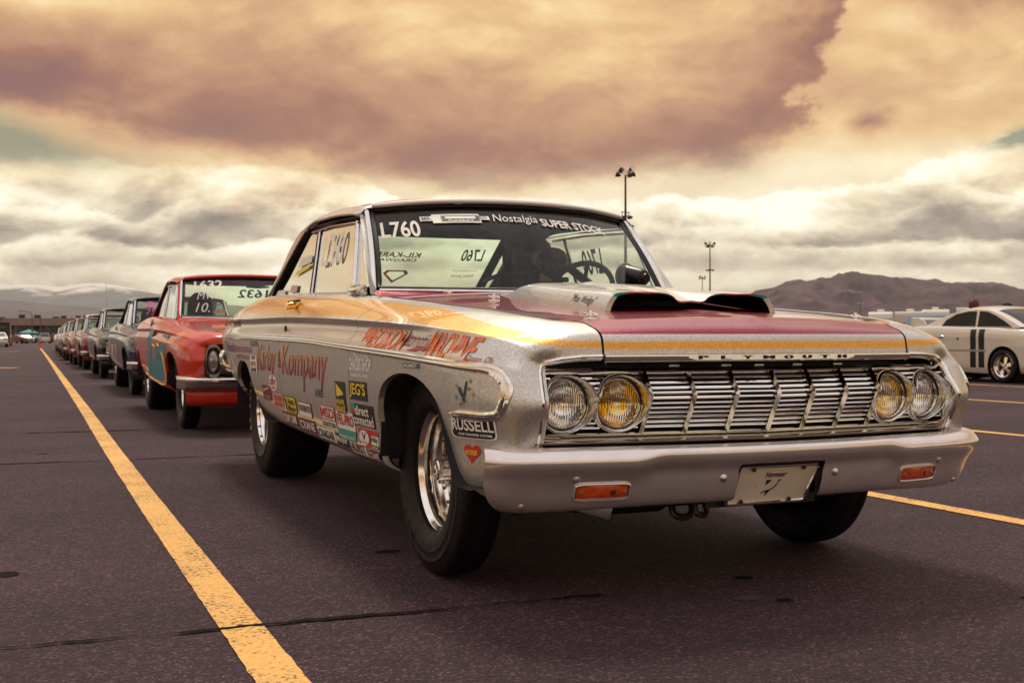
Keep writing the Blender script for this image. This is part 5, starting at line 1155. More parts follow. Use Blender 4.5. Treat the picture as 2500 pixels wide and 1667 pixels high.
def row_car(x, y, label, body, roofm, style, glass=None, name='drag_car'):
    root = tag(empty(name, (x, y, 0)), label, 'car', 'drag cars lined up nose to tail')
    for o in HERO:
        b = base_name(o)
        if b not in SHARED or (y > 30 and b in ('window_header', 'glass_channel', 'hood_gutter', 'quarter_trim', 'lower_molding', 'windshield_trim', 'steering_wheel')): continue
        c = copy_part(o, root)
        if b in BODYP: override(c, body)
        elif b == 'roof': override(c, roofm)
        elif b in ('windshield', 'rear_window') and glass: override(c, glass)
        if b == 'wheel':
            for ch in o.children:
                if y > 30 and base_name(ch) in ('rim_bolt', 'lug_nut', 'brake_disc'): continue
                copy_part(ch, c)
    front_end(root, style, body, y < 15)
    return root
P_RED = paint('red_orange_paint', (.55, .035, .014)); P_MAR = paint('maroon_paint', (.16, .012, .02)); P_BLK = paint('black_paint', (.010, .009, .011)); P_NAVY = paint('navy_paint', (.018, .022, .05)); P_TEAL = paint('teal_paint', (.03, .12, .14)); P_SIL = paint('silver_paint', (.42, .40, .37), .3, .6); P_PINK = paint('rose_paint', (.30, .055, .05)); P_WHT = paint('white_paint', (.62, .60, .55)); P_CRM = paint('cream_paint', (.55, .48, .38))
red = row_car(.0, 6.80, 'red orange drag car with 1632 on its windshield and teal graphics, second in the line', P_RED, P_RED, 'oval')
row_car(.09, 13.30, 'dark blue drag car with teal roof, third in the line behind the red orange one', P_NAVY, P_TEAL, 'oval')
blk = row_car(.08, 20.62, 'black drag car with square lamp surrounds and a whip aerial, fourth in the line', P_BLK, P_BLK, 'square')
row_car(.05, 27.60, 'maroon drag car with pale roof just behind the black one', P_MAR, P_WHT, 'oval')
gt = row_car(.0, 33.25, 'rose red drag car with GT on its windshield, sixth in the line', P_PINK, P_PINK, 'square')
row_car(-.02, 40.2, 'deep red drag car half hidden behind the GT car', P_MAR, P_MAR, 'oval')
row_car(.04, 47.4, 'silver drag car with dark roof in the far part of the line', P_SIL, P_BLK, 'square')
row_car(.15, 54.8, 'cream drag car third from the far end of the line', P_CRM, P_CRM, 'oval')
row_car(.26, 62.3, 'silver drag car next to the last of the line', P_SIL, P_SIL, 'square')
row_car(.30, 69.8, 'white drag car at the far end of the line', P_WHT, P_WHT, 'oval')
# lettering and graphics of the red car
def on_glass(s, fn, u0, v0, u1, v1, m, parent, shear=0, off=(0, -.005, .004)):
    v, f = text2d(s, shear); return obj('windshield_lettering', [fn(u0+(u1-u0)*q[0], v0+(v1-v0)*q[1])+np.array(off) for q in v], f, m, parent, smooth=False)
on_glass('1632', WS, -.86, .70, -.45, .93, WHITE, red); on_glass('MW', WS, -.82, .42, -.55, .62, mat('chalk', (.6, .58, .55), .6), red, .1); on_glass('10.', WS, -.84, .10, -.62, .33, MATS['chalk'], red, .2); on_glass('1632', BL, .75, .6, .25, .85, INK, red); on_glass('Racing', BL, .1, .12, -.3, .24, WHITE, red)
on_glass('GT', WS, -.70, .74, -.45, .92, WHITE, gt); on_glass('MWF', WS, -.72, .10, -.25, .30, MATS['chalk'], blk, .2)
blue_car = [o for o in SC.objects if o.get('label', '').startswith('dark blue drag')][0]
on_glass('B', WS, -.78, .66, -.62, .90, mat('pink_chalk', (.55, .10, .30), .6), blue_car); on_glass('75', WS, -.80, .36, -.58, .58, MATS['pink_chalk'], blue_car)
def graphic(root, pts, m, off=.003):
    o = obj('side_graphic', [side_pt(y, z, off) for y, z in pts], [tuple(range(len(pts)))], m, root, smooth=False); return o
TG = mat('teal_graphic', (.015, .19, .23), .5); YG = mat('yellow_outline', (.70, .45, .12), .4)
def gfx(root, rects, m):
    for (y0, z0, y1, z1, sl) in rects:
        P = []; n = 7
        for j in range(n):
            v = j/(n-1)
            for i in range(5): u = i/4; P.append(side_pt(y0+(y1-y0)*u+sl*v, z0+(z1-z0)*v, .0025))
        obj('side_graphic', P, grid_faces(n, 5), m, root, smooth=False)
gfx(red, [(1.85, .42, 1.45, .88, -.15), (1.25, .40, .95, .74, -.2), (.85, .42, .35, .90, -.25), (1.5, .40, .6, .60, -.1)], TG)
for pts in ([(1.9, .40), (1.2, .375), (.5, .37), (.3, .40), (.32, .60), (.45, .66), (.62, .60)], [(1.45, .70), (1.2, .73), (1.0, .71), (.8, .74), (.6, .72), (.5, .76)], [(2.2, .43), (1.9, .41)]):
    g = G(); g.tube([side_pt(y, z, .003) for y, z in spline([(0, a, b) for a, b in pts], 5)[:, 1:]], .010, 4); g.build('side_graphic', YG, red)
# drip-rail shade, mirror and pull of the red car; aerial of the black one
g = G(); g.lathe([(0, .03), (.05, .02), (.055, 0), (.0, -.01)], 14, T(.06, 1.2, 1.30) @ Matrix.Diagonal((2.2, .5, .8, 1))); g.build('rear_view_mirror', INTERIOR, red)
for rc in (red, blue_car):
    g = G(); c = side_pt(1.78, .945, .004); g.lathe([(0, .012), (.05, .01), (.07, 0)], 16, Matrix.Translation(c) @ Matrix.Rotation(R(-75), 4, 'Y') @ Matrix.Diagonal((.6, 1.2, 1, 1))); g.build('door_recess', mat('recess_dark', (.03, .012, .012), .4), rc)
    g = G(); g.lathe([(0, .36), (.06, .35), (.11, .30), (.13, .22), (.135, .12), (.17, .0), (.2, -.1)], 16, T(-.40, 2.0, .92)); g.build('seat', INTERIOR, rc)
g = G(); g.tube([(-.66, .45, .93), (-.67, .47, 1.0), (-.70, .52, 1.95)], [.005, .0035, .002], 6); g.build('aerial', mat('aerial_steel', (.10, .09, .09), .4, .8), blk)
g = G(); g.tube([side_pt(y, z, .003) for y, z in ((3.7, .56), (3.3, .50))]+[side_pt(y, .42, .003) for y in (2.2, 1.6, 1.0, .4)], .008, 4); g.build('side_graphic', mat('pin_line', (.5, .12, .05), .4), blk)
gfx(blue_car, [(3.3, .45, 2.7, .75, -.2), (1.6, .45, 1.2, .72, -.2)], mat('mural_pink', (.42, .16, .22), .4)); gfx(blue_car, [(2.5, .44, 1.9, .70, -.2)], mat('mural_white', (.4, .36, .4), .4))

# ------------------------------------------------------------------ white compact drag car on the right
def white_car():
    root = tag(empty('compact_drag_car', (14.05, 11.16, 0)), 'white two-door drag car with rear wing and twin black stripes on its side', 'car')
    W_ = mat('white_car_paint', (.68, .62, .53), .25, 0, coat=1.0, coat_rough=.03, nscale=4, namt=.05)
    ys = [2.45, 2.2, 1.6, .9, .3, 0, -.4, -.9, -1.25]
    gx = [[.52, .58, .62, .62, .62, .60, .58, .54, .40], [.62, .66, .70, .705, .70, .69, .67, .63, .50], [.66, .70, .735, .74, .735, .73, .71, .67, .55], [.67, .71, .745, .75, .745, .745, .73, .69, .57], [.66, .70, .735, .745, .74, .74, .725, .68, .56], [.62, .67, .705, .715, .71, .71, .70, .65, .52], [.58, .63, .67, .68, .68, .675, .66, .62, .48]]
    gz = [[.98, 1.0, 1.0, .985, .965, .955, .93, .86, .72], [.955, .985, .985, .965, .945, .93, .905, .83, .70], [.90, .92, .915, .895, .875, .86, .835, .78, .66], [.72, .70, .68, .67, .67, .67, .66, .63, .58], [.52, .47, .45, .45, .45, .46, .47, .47, .47], [.36, .28, .24, .23, .22, .22, .24, .27, .32], [.33, .22, .18, .17, .16, .16, .18, .22, .28]]
    Gd = loft([[(gx[i][s], ys[s], gz[i][s]) for s in range(9)] for i in range(7)], 8, 6); r, c = Gd.shape[:2]; V0 = Gd.reshape(-1, 3); F0 = grid_faces(r, c)
    archs = [[(yc+.345*math.cos(a), .295+.345*math.sin(a)) for a in np.linspace(-.9, 4.04, 40)] for yc in (0.0, 1.95)]
    at = {}
    for s in (-1, 1):
        V, F = V0, F0
        for a in archs: A = np.array(V); V, F = clip(V, F, poly_sd(A[:, 1:3], a))
        o = obj('body_side', np.array(V)*(s, 1, 1), [f[::-1] if s > 0 else f for f in F], W_, root, sharp=50)
        for a in archs:
            k = len(a); g = G(); g.add([(s*.735, y, z) for y, z in a]+[(s*.72, y*1+.0*s, z) for y, z in a]+[(s*.35, y, z) for y, z in a], [(i, i+1, k+i+1, k+i) for i in range(k-1)]+[(k+i, k+i+1, 2*k+i+1, 2*k+i) for i in range(k-1)]+[tuple(range(2*k, 3*k))]); g.build('wheel_well', INTERIOR, root)
        bv = BVHTree.FromPolygons([Vector(p*(s, 1, 1)) for p in V0], F0)
        def pt(y, z, off):
            h = bv.ray_cast(Vector((s*3, y, z)), Vector((-s, 0, 0))); n = h[1] if h[1].x*s > 0 else -h[1]; return h[0]+n*off
        for y in (.66, .47):
            for z0, z1 in ((.26, .54), (.575, .93)):
                P = [pt(y+dy+(.05*(.56-z) if z < .56 else 0), z, .003) for z in np.linspace(z0, z1, 8) for dy in (.065, -.065)]; obj('body_stripe', P, grid_faces(8, 2), BLACK, root, smooth=False)
        P = [pt(y, .557+dz, .003) for dz in (-.014, .014) for y in np.linspace(2.2, .36, 12)]; obj('side_crease', P, grid_faces(2, 12), mat('crease_grey', (.30, .27, .24), .4), root, smooth=False)
        g = G(); c_ = pt(1.42, .80, 0); g.lathe([(0, .022), (.05, .018), (.07, 0)], 16, Matrix.Translation(c_) @ Matrix.Rotation(R(90*s), 4, 'Y') @ Matrix.Diagonal((.42, 1.1, 1, 1))); h = g.build('door_handle', CHROME, root)
        g = G(); g.lathe([(0, .008), (.022, .006), (.024, -.005)], 14, Matrix.Translation(pt(1.02, .765, 0)) @ Matrix.Rotation(R(90*s), 4, 'Y')); g.build('fuel_vent', BLACK, root)
    # top skins: hood, deck, closing strip, roof
    top = Gd[0]; k = len(top); V = []
    for p in top:
        for v in np.linspace(-1, 1, 9): V.append((p[0]*v, p[1], p[2]+.03*(1-v*v)))
    obj('hood_and_deck', V, grid_faces(k, 9, True), W_, root)
    b = Gd[:, -1]; n = len(b); obj('nose_panel', [tuple(p*(-1, 1, 1)) for p in b]+[tuple(p) for p in b], [(i, i+1, n+i+1, n+i) for i in range(n-1)], W_, root)
    b = Gd[:, 0]; obj('tail_panel', [tuple(p*(-1, 1, 1)) for p in b]+[tuple(p) for p in b], [(n+i, n+i+1, i+1, i) for i in range(n-1)], W_, root)
    rl = [(1.98, .995), (1.75, 1.09), (1.45, 1.20), (1.15, 1.275), (.75, 1.305), (.45, 1.28), (.2, 1.20), (-.05, 1.09), (-.30, .965)]
    A = [[(.66, y, z-.0) for y, z in rl]]; prof = [(.665, -.02), (.60, .0), (.45, .028), (.2, .042), (0, .046)]
    rg = loft([[(x*(1-.16*(z-.96)/.34), y, z+dz*min(1, (z-.95)/.2)) for y, z in rl] for x, dz in prof], 6, 4); V = []; F = []
    for s in (-1, 1):
        r2, c2 = rg.shape[:2]; n0 = len(V); V += [tuple(p) for p in (rg*(s, 1, 1)).reshape(-1, 3)]; F += [tuple(i+n0 for i in q) for q in grid_faces(r2, c2, s > 0)]
    A = np.array(V); cut = (A[:, 1] < .36) & (A[:, 1] > -.5) & (abs(A[:, 0]) < .50-.05)
    sd = np.where(A[:, 1] < .36, np.maximum(abs(A[:, 0])-.49, A[:, 1]-.33), A[:, 1]-.33+.2); V1, F1 = clip(A, F, sd); obj('roof', V1, F1, W_, root, sharp=50); V2, F2 = clip(A*(1, 1, 1)-np.array((0, 0, .004)), F, -sd); obj('windshield', V2, F2, mat('dark_glass', (.008, .008, .010), .12, spec=.25), root)
    for s in (-1, 1):
        # side of the cabin with its two dark windows
        out = [(1.98, .975)]+[(y, z-.012) for y, z in rl]+[(-.30, .945)]
        xx = lambda z: s*(.665-.105*(z-.96)/.34)
        obj('cabin_side', [(xx(z), y, z) for y, z in out], [tuple(range(len(out)))[::(1 if s < 0 else -1)]], W_, root, smooth=False)
        for poly in ([(1.50, 1.0), (1.42, 1.10), (1.20, 1.205), (.95, 1.245), (.74, 1.252), (.70, .985)], [(.64, .985), (.66, 1.252), (.48, 1.235), (.28, 1.165), (.05, 1.06), (-.12, .97)]):
            obj('side_window', [(xx(z)+s*.004, y, z) for y, z in poly], [tuple(range(len(poly)))[::(1 if s < 0 else -1)]], MATS['dark_glass'], root, smooth=False)
            g = G(); g.tube([(xx(z)+s*.004, y, z) for y, z in poly], .008, 6, closed=True); g.build('window_seal', BLACK, root)
    for s in (-1, 1):
        g = G(); g.lathe([(0, .03), (.05, .02), (.075, 0), (.08, -.03)], 18, T(s*.36, -1.25, .62) @ RX @ Matrix.Diagonal((1.3, .8, 1, 1))); g.build('headlight', mat('lamp_grey', (.30, .28, .27), .12, .6, coat=1), root)
    g = G(); g.box((0, -1.245, .50), (.62, .03, .07), None, .01); g.build('grille_opening', BLACK, root)
    # wing on two plates
    for s in (-1, 1):
        g = G(); pl = [(1.95, .99), (2.02, 1.10), (2.16, 1.155), (2.36, 1.15), (2.40, 1.0)]; g.add([(s*.60, y, z) for y, z in pl]+[(s*.575, y, z) for y, z in pl], [tuple(range(5)), tuple(range(9, 4, -1))]+[(i, (i+1) % 5, 5+(i+1) % 5, 5+i) for i in range(5)]); g.build('wing_plate', W_, root, smooth=False)
    g = G(); g.box((0, 2.26, 1.145), (1.18, .26, .022), Matrix.Rotation(.12, 3, 'X'), .008); g.build('rear_wing', W_, root)
    g = G(); g.box((0, -.55, 1.0), (.46, .50, .14), Matrix.Rotation(-.12, 3, 'X'), .05); sc = g.build('hood_scoop', mat('scoop_dark', (.05, .03, .05), .3, coat=1), root)
    # wheels with five spokes
    proto = None
    for (x, y) in ((-.655, 0), (.655, 0), (-.62, 1.95), (.62, 1.95)):
        s = -1 if x < 0 else 1; rw = empty('wheel', (x, y, .295), 0, root); M_ = ML_ if s > 0 else MR_
        g = G(); g.lathe(mirror_prof([(.185, .085), (.20, .095), (.245, .098), (.278, .086), (.292, .06), (.295, 0)]), 48, M_, close=True); ty = g.build('tyre', RUBBER, rw)
        g = G(); g.lathe([(.182, .086), (.190, .092), (.190, .086), (.176, .078), (.168, .03), (.160, .02), (.158, -.03)], 40, M_); g.build('rim', ALU, rw)
        g = G(); g.lathe([(0, .05), (.03, .048), (.04, .03), (.042, .0)], 16, M_)
        for i in range(5):
            a = 2*math.pi*i/5+.3; ca, sa = math.cos(a), math.sin(a); q = [(.03, -.022), (.165, -.040), (.165, .040), (.03, .022)]
            P = [M_ @ Vector((ca*u-sa*w, sa*u+ca*w, .03 if u < .1 else .012)) for u, w in q]+[M_ @ Vector((ca*u-sa*w, sa*u+ca*w, .0 if u < .1 else -.01)) for u, w in q]; g.add(P, [(0, 1, 2, 3), (7, 6, 5, 4), (0, 4, 5, 1), (1, 5, 6, 2), (2, 6, 7, 3), (3, 7, 4, 0)])
        g.build('spoke', ALU, rw); g = G(); g.lathe([(0, -.03), (.16, -.03)], 24, M_); g.build('brake_disc', BLACK, rw)
        if s < 0 and y == 0:
            for i, ch in enumerate('HOOSIER'):
                make_texts([ch]) if ch not in _TXT else None
                for base in (R(205), R(25)):
                    th = base+R(9)*i; v, f, w = _TXT[ch]; u = Vector((math.cos(th), -math.sin(th), 0)); o_ = Vector((math.sin(th), math.cos(th), 0)); obj('tyre_letter', [M_ @ (o_*(.235+(q[1]-.5)*.022)+u*((q[0]-.5)*.02)+Vector((0, 0, .0995))) for q in v], f, WHITE, ty, smooth=False)
    g = G(); g.box((0, .9, .20), (1.2, 2.6, .10)); g.tube([(-.60, .3, .17), (-.60, 1.6, .17)], .03, 8); g.build('undercarriage', BLACK, root)
    g = G(); g.box((0, .8, .80), (1.15, 1.9, .3)); g.build('cabin_floor', INTERIOR, root, smooth=False)
white_car()

# ------------------------------------------------------------------ distant things
def rv(loc, rz, L_, W2, H, label, kind):
    root = tag(empty('camper_trailer', loc, rz), label, 'trailer', 'white campers beyond the drag cars')
    wm = mat('rv_white', (.60, .57, .50), .4, nscale=2, namt=.06)
    g = G(); prof = [(0, .6), (0, H-.35), (.12, H-.1), (.5, H), (L_, H), (L_, .6)] if kind else [(.0, 1.3), (.0, H-.7), (.25, H-.25), (.7, H), (L_, H), (L_, .6), (1.8, .6), (1.7, 1.2)]
    n = len(prof); g.add([(-W2/2, y, z) for y, z in prof]+[(W2/2, y, z) for y, z in prof], [tuple(range(n)), tuple(range(2*n-1, n-1, -1))]+[(i, n+i, n+(i+1) % n, (i+1) % n) for i in range(n)]); b = g.build('shell', wm, root, smooth=False)
    for i in range(2 if kind else 1):
        g = G(); yy = 1.8+i*2.6; V = []; pr = [(0, 0), (.08, .22), (.25, .30), (.75, .30), (.95, .2), (1.0, 0)]; m_ = len(pr)
        g.add([(-.36, yy+a, H+z) for a, z in pr]+[(.36, yy+a, H+z) for a, z in pr], [tuple(range(m_)), tuple(range(2*m_-1, m_-1, -1))]+[(q, q+1, m_+q+1, m_+q) for q in range(m_-1)]); g.build('roof_air_conditioner', wm, root)
    for x, z, w, h in (((-.6, 2.0, .7, .6), (.55, 2.0, .7, .6)) if kind else ((0, 2.25, 1.1, .35),)):
        g = G(); g.box((x, -.03 if kind else -.03, z), (w, .05, h)); g.build('window', mat('rv_glass', (.02, .02, .025), .08, coat=1), root, smooth=False)
    for y in np.arange(1.5, L_-1, 1.8):
        g = G(); g.box((-W2/2-.03, y, 2.0), (.05, .9, .55)); g.build('window', MATS['rv_glass'], root, smooth=False)
    g = G(); g.box((-W2/2-.02, L_*.55, 1.55), (.04, .75, 1.8)); g.build('door', mat('rv_door', (.42, .40, .36), .4), root, smooth=False)
    g = G(); g.box((-W2/2-.015, L_/2, 1.2), (.02, L_*.8, .10)); g.build('side_band', mat('rv_band', (.28, .16, .14), .4), root, smooth=False)
    for y in (L_*.6, L_*.6+.9):
        for s in (-1, 1): g = G(); g.lathe(mirror_prof([(.2, .1), (.36, .1), (.40, .06), (.40, 0)]), 20, T(s*(W2/2-.12), y, .40) @ RY); g.build('wheel', RUBBER, root)
yaw_c = -.79
rv((84.2, 96.6, 0), -.74, 8.5, 2.5, 3.6, 'white fifth-wheel camper with a sloped nose, leftmost of the campers', 0)
rv((81.6, 89.2, 0), -.76, 9.5, 2.9, 3.45, 'white motorhome with two roof air conditioners beside the sloped camper', 1)
rv((92.8, 97.4, 0), -.74, 9.0, 2.9, 3.95, 'tall white camper rising behind the wing of the white drag car', 0)
rv((90.5, 89.6, 0), -.78, 9.0, 3.2, 3.95, 'white motorhome mostly hidden behind the roof of the white drag car', 1)

def mast(loc, H, label, spin):
    root = tag(empty('light_mast', loc, spin), label, 'light mast', 'floodlight masts round the lot')
    st = mat('mast_steel', (.075, .045, .04), .5, .6); k = H/22.7
    g = G(); g.tube([(0, 0, 0), (0, 0, H*.5), (0, 0, H)], [.26, .19, .12], 10); g.build('pole', st, root)
    g = G(); g.tube([(.95*math.cos(a), .95*math.sin(a), H-.25) for a in np.linspace(0, 6.283, 17)[:-1]], .05, 6, closed=True)
    for a in np.linspace(0, 6.283, 5)[:-1]: g.tube([(0, 0, H-.25), (.95*math.cos(a), .95*math.sin(a), H-.25)], .05, 6)
    g.build('lamp_ring', st, root)
    for i in range(7):
        a = 2*math.pi*i/7+.3; m = T(1.02*math.cos(a), 1.02*math.sin(a), H-.25+(.35 if i % 2 else -.30)) @ Matrix.Rotation(a, 4, 'Z') @ Matrix.Rotation(R(68), 4, 'Y')
        g = G(); g.lathe([(0, -.42), (.14, -.40), (.2, -.22), (.36, .16), (.38, .2)], 14, m); f = g.build('floodlight', st, root)
        g = G(); g.lathe([(0, .16), (.2, .18), (.36, .19)], 14, m); g.build('lens', mat('flood_lens', (.75, .66, .5), .2, coat=1), f)
    g = G(); z0 = H*.733; g.tube([(.75*math.cos(a), .75*math.sin(a), z0) for a in np.linspace(0, 6.283, 13)[:-1]], .06, 6, closed=True); g.tube([(-.8, 0, z0+.55), (.75, 0, z0+.55)], .06, 6); g.tube([(-.6, 0, z0), (-.6, 0, z0+.55)], .05, 6); g.tube([(.6, 0, z0), (.6, 0, z0+.55)], .05, 6)
    for a in np.linspace(0, 6.283, 6)[:-1]: g.box((.75*math.cos(a), .75*math.sin(a), z0-.12), (.42, .42, .32), Matrix.Rotation(a, 3, 'Z'), .06)
    g.build('service_ring', st, root)
mast((70.0, 128.8, 0), 22.7, 'tall floodlight mast rising behind the windshield pillar', .3); mast((144.9, 225.3, 0), 22.7, 'floodlight mast between the hood scoop and the dark hill', 1.1); mast((223, 352, 0), 22.7, 'small floodlight mast just left of the middle mast', .7)
def thin_pole(loc, H, label):
    root = tag(empty('floodlight_pole', loc), label, 'light pole', 'far poles in front of the dark hill')
    st = MATS['mast_steel']; g = G(); g.tube([(0, 0, 0), (0, 0, H)], [.28, .16], 8); g.build('pole', st, root)
    g = G(); g.box((0, 0, H), (3.2, .3, .3)); g.build('crossarm', st, root, smooth=False)
    for x in (-1.4, 1.4): g = G(); g.lathe([(0, .5), (.5, .1), (.7, -.4)], 10, T(x, 0, H+.3)); g.build('floodlight', mat('flood_dull', (.35, .3, .27), .4), root)
thin_pole((488.6, 584.9, 0), 22.4, 'far floodlight pole rising above the purple hood edge'); thin_pole((627, 762, 0), 22.3, 'shortest far floodlight pole beside the taller far one'); thin_pole((572.8, 622, 0), 19, 'bare far pole behind the campers'); thin_pole((586, 616, 0), 20.5, 'bare far pole over the roof of the tall camper')

# low building across the far left, with plant on its roof
def building():
    root = tag(empty('grandstand_building', (0, 300, 0)), 'long low tan building with boxy units on its roof across the far left', 'building')
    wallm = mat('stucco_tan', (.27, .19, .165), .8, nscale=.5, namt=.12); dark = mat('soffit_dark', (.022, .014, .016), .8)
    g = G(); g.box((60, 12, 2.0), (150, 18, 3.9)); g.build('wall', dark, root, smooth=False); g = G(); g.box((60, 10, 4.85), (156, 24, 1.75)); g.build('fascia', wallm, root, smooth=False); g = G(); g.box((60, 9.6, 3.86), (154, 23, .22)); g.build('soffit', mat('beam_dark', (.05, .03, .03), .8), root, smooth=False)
    for x in range(-12, 130, 7): g = G(); g.box((x, -1, 1.9), (.5, .5, 3.75)); g.build('column', wallm, root, smooth=False)
    for i in range(-2, 20): g = G(); g.box((i*7, 2.9, 1.4), (3.2, .12, 2.2)); g.build('window', mat('far_glass', (.03, .02, .022), .2), root, smooth=False)
    for x, w, h in ((-3.6, 1.5, 1.0), (-.05, 1.6, .95), (4.2, 1.6, .5), (6.0, 1.4, .75), (9.4, 1.2, .8), (11.3, 1.4, .95), (14.0, 1.4, .7), (18.0, 1.3, .8), (24, 1.5, .8)):
        g = G(); g.box((x, 4, 5.72+h/2), (w, 1.6, h), None, .05); u = g.build('roof_unit', mat('unit_grey', (.13, .075, .07), .7), root); g = G(); g.box((x, 3.17, 5.75+h/2), (w*.7, .06, h*.5)); g.build('louver', dark, u, smooth=False)
building()
def tree(loc, h, w, label, seed, cat='tree'):
    rn = random.Random(seed); root = tag(empty('tree', loc), label, cat, 'dark trees in front of the low building'); TR = mat('bark', (.05, .03, .025), .9)
    g = G(); g.tube([(0, 0, 0), (.05*w, 0, h*.3), (-.04*w, .05, h*.6)], [.14, .11, .06], 7)
    for i in range(5): a = rn.uniform(0, 6.28); g.tube([(0, 0, h*rn.uniform(.25, .5)), (math.cos(a)*w*.25, math.sin(a)*w*.25, h*rn.uniform(.55, .8))], [.06, .03], 5)
    g.build('trunk', TR, root)
    V = []; F = []; clumps = [(rn.gauss(0, .22)*w, rn.gauss(0, .22)*w, h*rn.uniform(.32, .88), rn.uniform(.14, .26)*w) for _ in range(11)]
    for cx, cy, cz, cr in clumps:
        for _ in range(110):
            d = Vector((rn.gauss(0, 1), rn.gauss(0, 1), rn.gauss(0, .8))).normalized()*cr*rn.uniform(.5, 1.1); c = Vector((cx, cy, cz))+d; a = Vector((rn.gauss(0, 1), rn.gauss(0, 1), rn.gauss(0, 1))).normalized(); b = a.orthogonal().normalized(); s = rn.uniform(.07, .16); n = len(V); V += [c-a*s, c+b*s*.6, c+a*s, c-b*s*.6]; F.append((n, n+1, n+2, n+3))
    obj('crown', V, F, mat('dark_foliage', (.028, .026, .018), .7, nscale=1.5, namt=.5), root, smooth=False)
for i, (x, y, h, w, l) in enumerate([(-6.3, 236, 3.7, 3.6, 'dark broad tree behind the black trailer'), (-2.7, 244, 3.3, 3.8, 'dark bushy tree between the trailer and the teal canopy'), (.6, 248, 3.0, 3.4, 'low dark tree behind the teal canopy'), (3.6, 240, 3.4, 3.6, 'round dark tree to the right of the orange marker'), (6.9, 250, 3.1, 3.4, 'dark tree over the far end of the line of cars'), (10.4, 246, 3.8, 3.8, 'taller dark tree behind the roofs of the farthest drag cars'), (-9.6, 240, 3.5, 3.6, 'dark tree at the left edge behind the trailer'), (14, 250, 3.4, 3.6, 'dark tree showing above the maroon drag car')]): tree((x, y, 0), h, w, l, i)
def palm():
    root = tag(empty('palm_tree', (-5.55, 160.5, 0)), 'dark palm with drooping fronds at the left edge above the trailer', 'palm tree')
    g = G(); g.tube([(0, 0, 0), (.05, 0, 2), (.0, 0, 3.5)], [.2, .16, .14], 8); g.build('trunk', MATS['bark'], root); rn = random.Random(9)
    for i in range(16):
        a = i*2.4; up = rn.uniform(.1, 1.0); P = [Vector((math.cos(a)*t*1.3, math.sin(a)*t*1.3, 3.5+up*t*1.3-1.3*t*t*1.1)) for t in np.linspace(0, 1, 8)]; V = []; F = []
        for j in range(7):
            for k in range(3):
                q = P[j].lerp(P[j+1], k/3); dr = (P[j+1]-P[j]).normalized(); sd = dr.cross(Vector((0, 0, 1))).normalized()
                for s in (-1, 1): n = len(V); V += [q, q+dr*.06, q+sd*s*.26+dr*.2-Vector((0, 0, .14))]; F.append((n, n+1, n+2))
        obj('frond', V, F, MATS['dark_foliage'], root, smooth=False)
palm()
def simple_car(loc, rz, label, body, suv=False, L_=4.5):
    root = tag(empty('parked_car', loc, rz), label, 'car', 'cars parked across the far left'); H = 1.72 if suv else 1.38; W2 = .86
    low = [(-L_/2, .45), (-L_/2+.05, .78), (-L_/2+.3, .92), (-L_/2+1.2, .98), (L_/2-1.0, 1.0), (L_/2-.1, .96), (L_/2, .7), (L_/2-.05, .35), (-L_/2+.1, .30)]
    def slab(g, pr, w0, w1):
        n = len(pr); zt = max(z for _, z in pr); zb = min(z for _, z in pr); ww = [w0+(w1-w0)*(z-zb)/(zt-zb) for _, z in pr]; g.add([(-ww[i], y, z) for i, (y, z) in enumerate(pr)]+[(ww[i], y, z) for i, (y, z) in enumerate(pr)], [tuple(range(n)), tuple(range(2*n-1, n-1, -1))]+[(i, n+i, n+(i+1) % n, (i+1) % n) for i in range(n)])
    g = G(); slab(g, low, W2, W2*.95); b = g.build('body', body, root, smooth=False)
    cab = [(-L_/2+1.15, .97), (-L_/2+1.8, H-.06), (-L_/2+2.2, H), (L_/2-(.5 if suv else 1.3), H), (L_/2-(.15 if suv else .55), .99)]; g = G(); slab(g, cab, W2*.93, W2*.74); g.build('roof', body, root, smooth=False)
    gl = mat('far_car_glass', (.02, .02, .025), .08, coat=1); g = G(); a, c = Vector((0, cab[0][0], cab[0][1])), Vector((0, cab[1][0], cab[1][1])); nrm = Vector((0, -1, .6)).normalized()*.02
    for (p, q, sg) in ((cab[0], cab[1], -1), (cab[4], cab[3], 1)):
        g = G(); off = .02*sg; g.add([(-W2*.82, p[0]*.9+q[0]*.1+off, p[1]*.9+q[1]*.1), (W2*.82, p[0]*.9+q[0]*.1+off, p[1]*.9+q[1]*.1), (W2*.70, p[0]*.12+q[0]*.88+off, p[1]*.12+q[1]*.88), (-W2*.70, p[0]*.12+q[0]*.88+off, p[1]*.12+q[1]*.88)], [(0, 1, 2, 3)]); g.build('windshield' if sg < 0 else 'rear_window', gl, root, smooth=False)
    for s in (-1, 1):
        g = G(); g.add([(s*(W2*.92), cab[0][0]+.25, 1.02), (s*W2*.92, cab[4][0]-.25, 1.02), (s*W2*.775, cab[3][0]-.1, H-.1), (s*W2*.775, cab[1][0]+.15, H-.1)], [(0, 1, 2, 3)]); g.build('side_window', gl, root, smooth=False)
        for y, m in ((-L_/2+.02, mat('far_headlamp', (.7, .66, .55), .2, coat=1)), (L_/2-.03, mat('far_tail_lamp', (.35, .02, .02), .3))): g = G(); g.box((s*.62, y, .78), (.30, .08, .14), None, .02); g.build('headlight' if y < 0 else 'tail_light', m, root)
        for y in (-L_/2+.9, L_/2-.9): g = G(); g.lathe(mirror_prof([(.0, .105), (.19, .105), (.21, .1), (.31, .1), (.335, .06), (.335, 0)]), 20, T(s*(W2-.09), y, .335) @ RY); g.build('wheel', RUBBER, root)
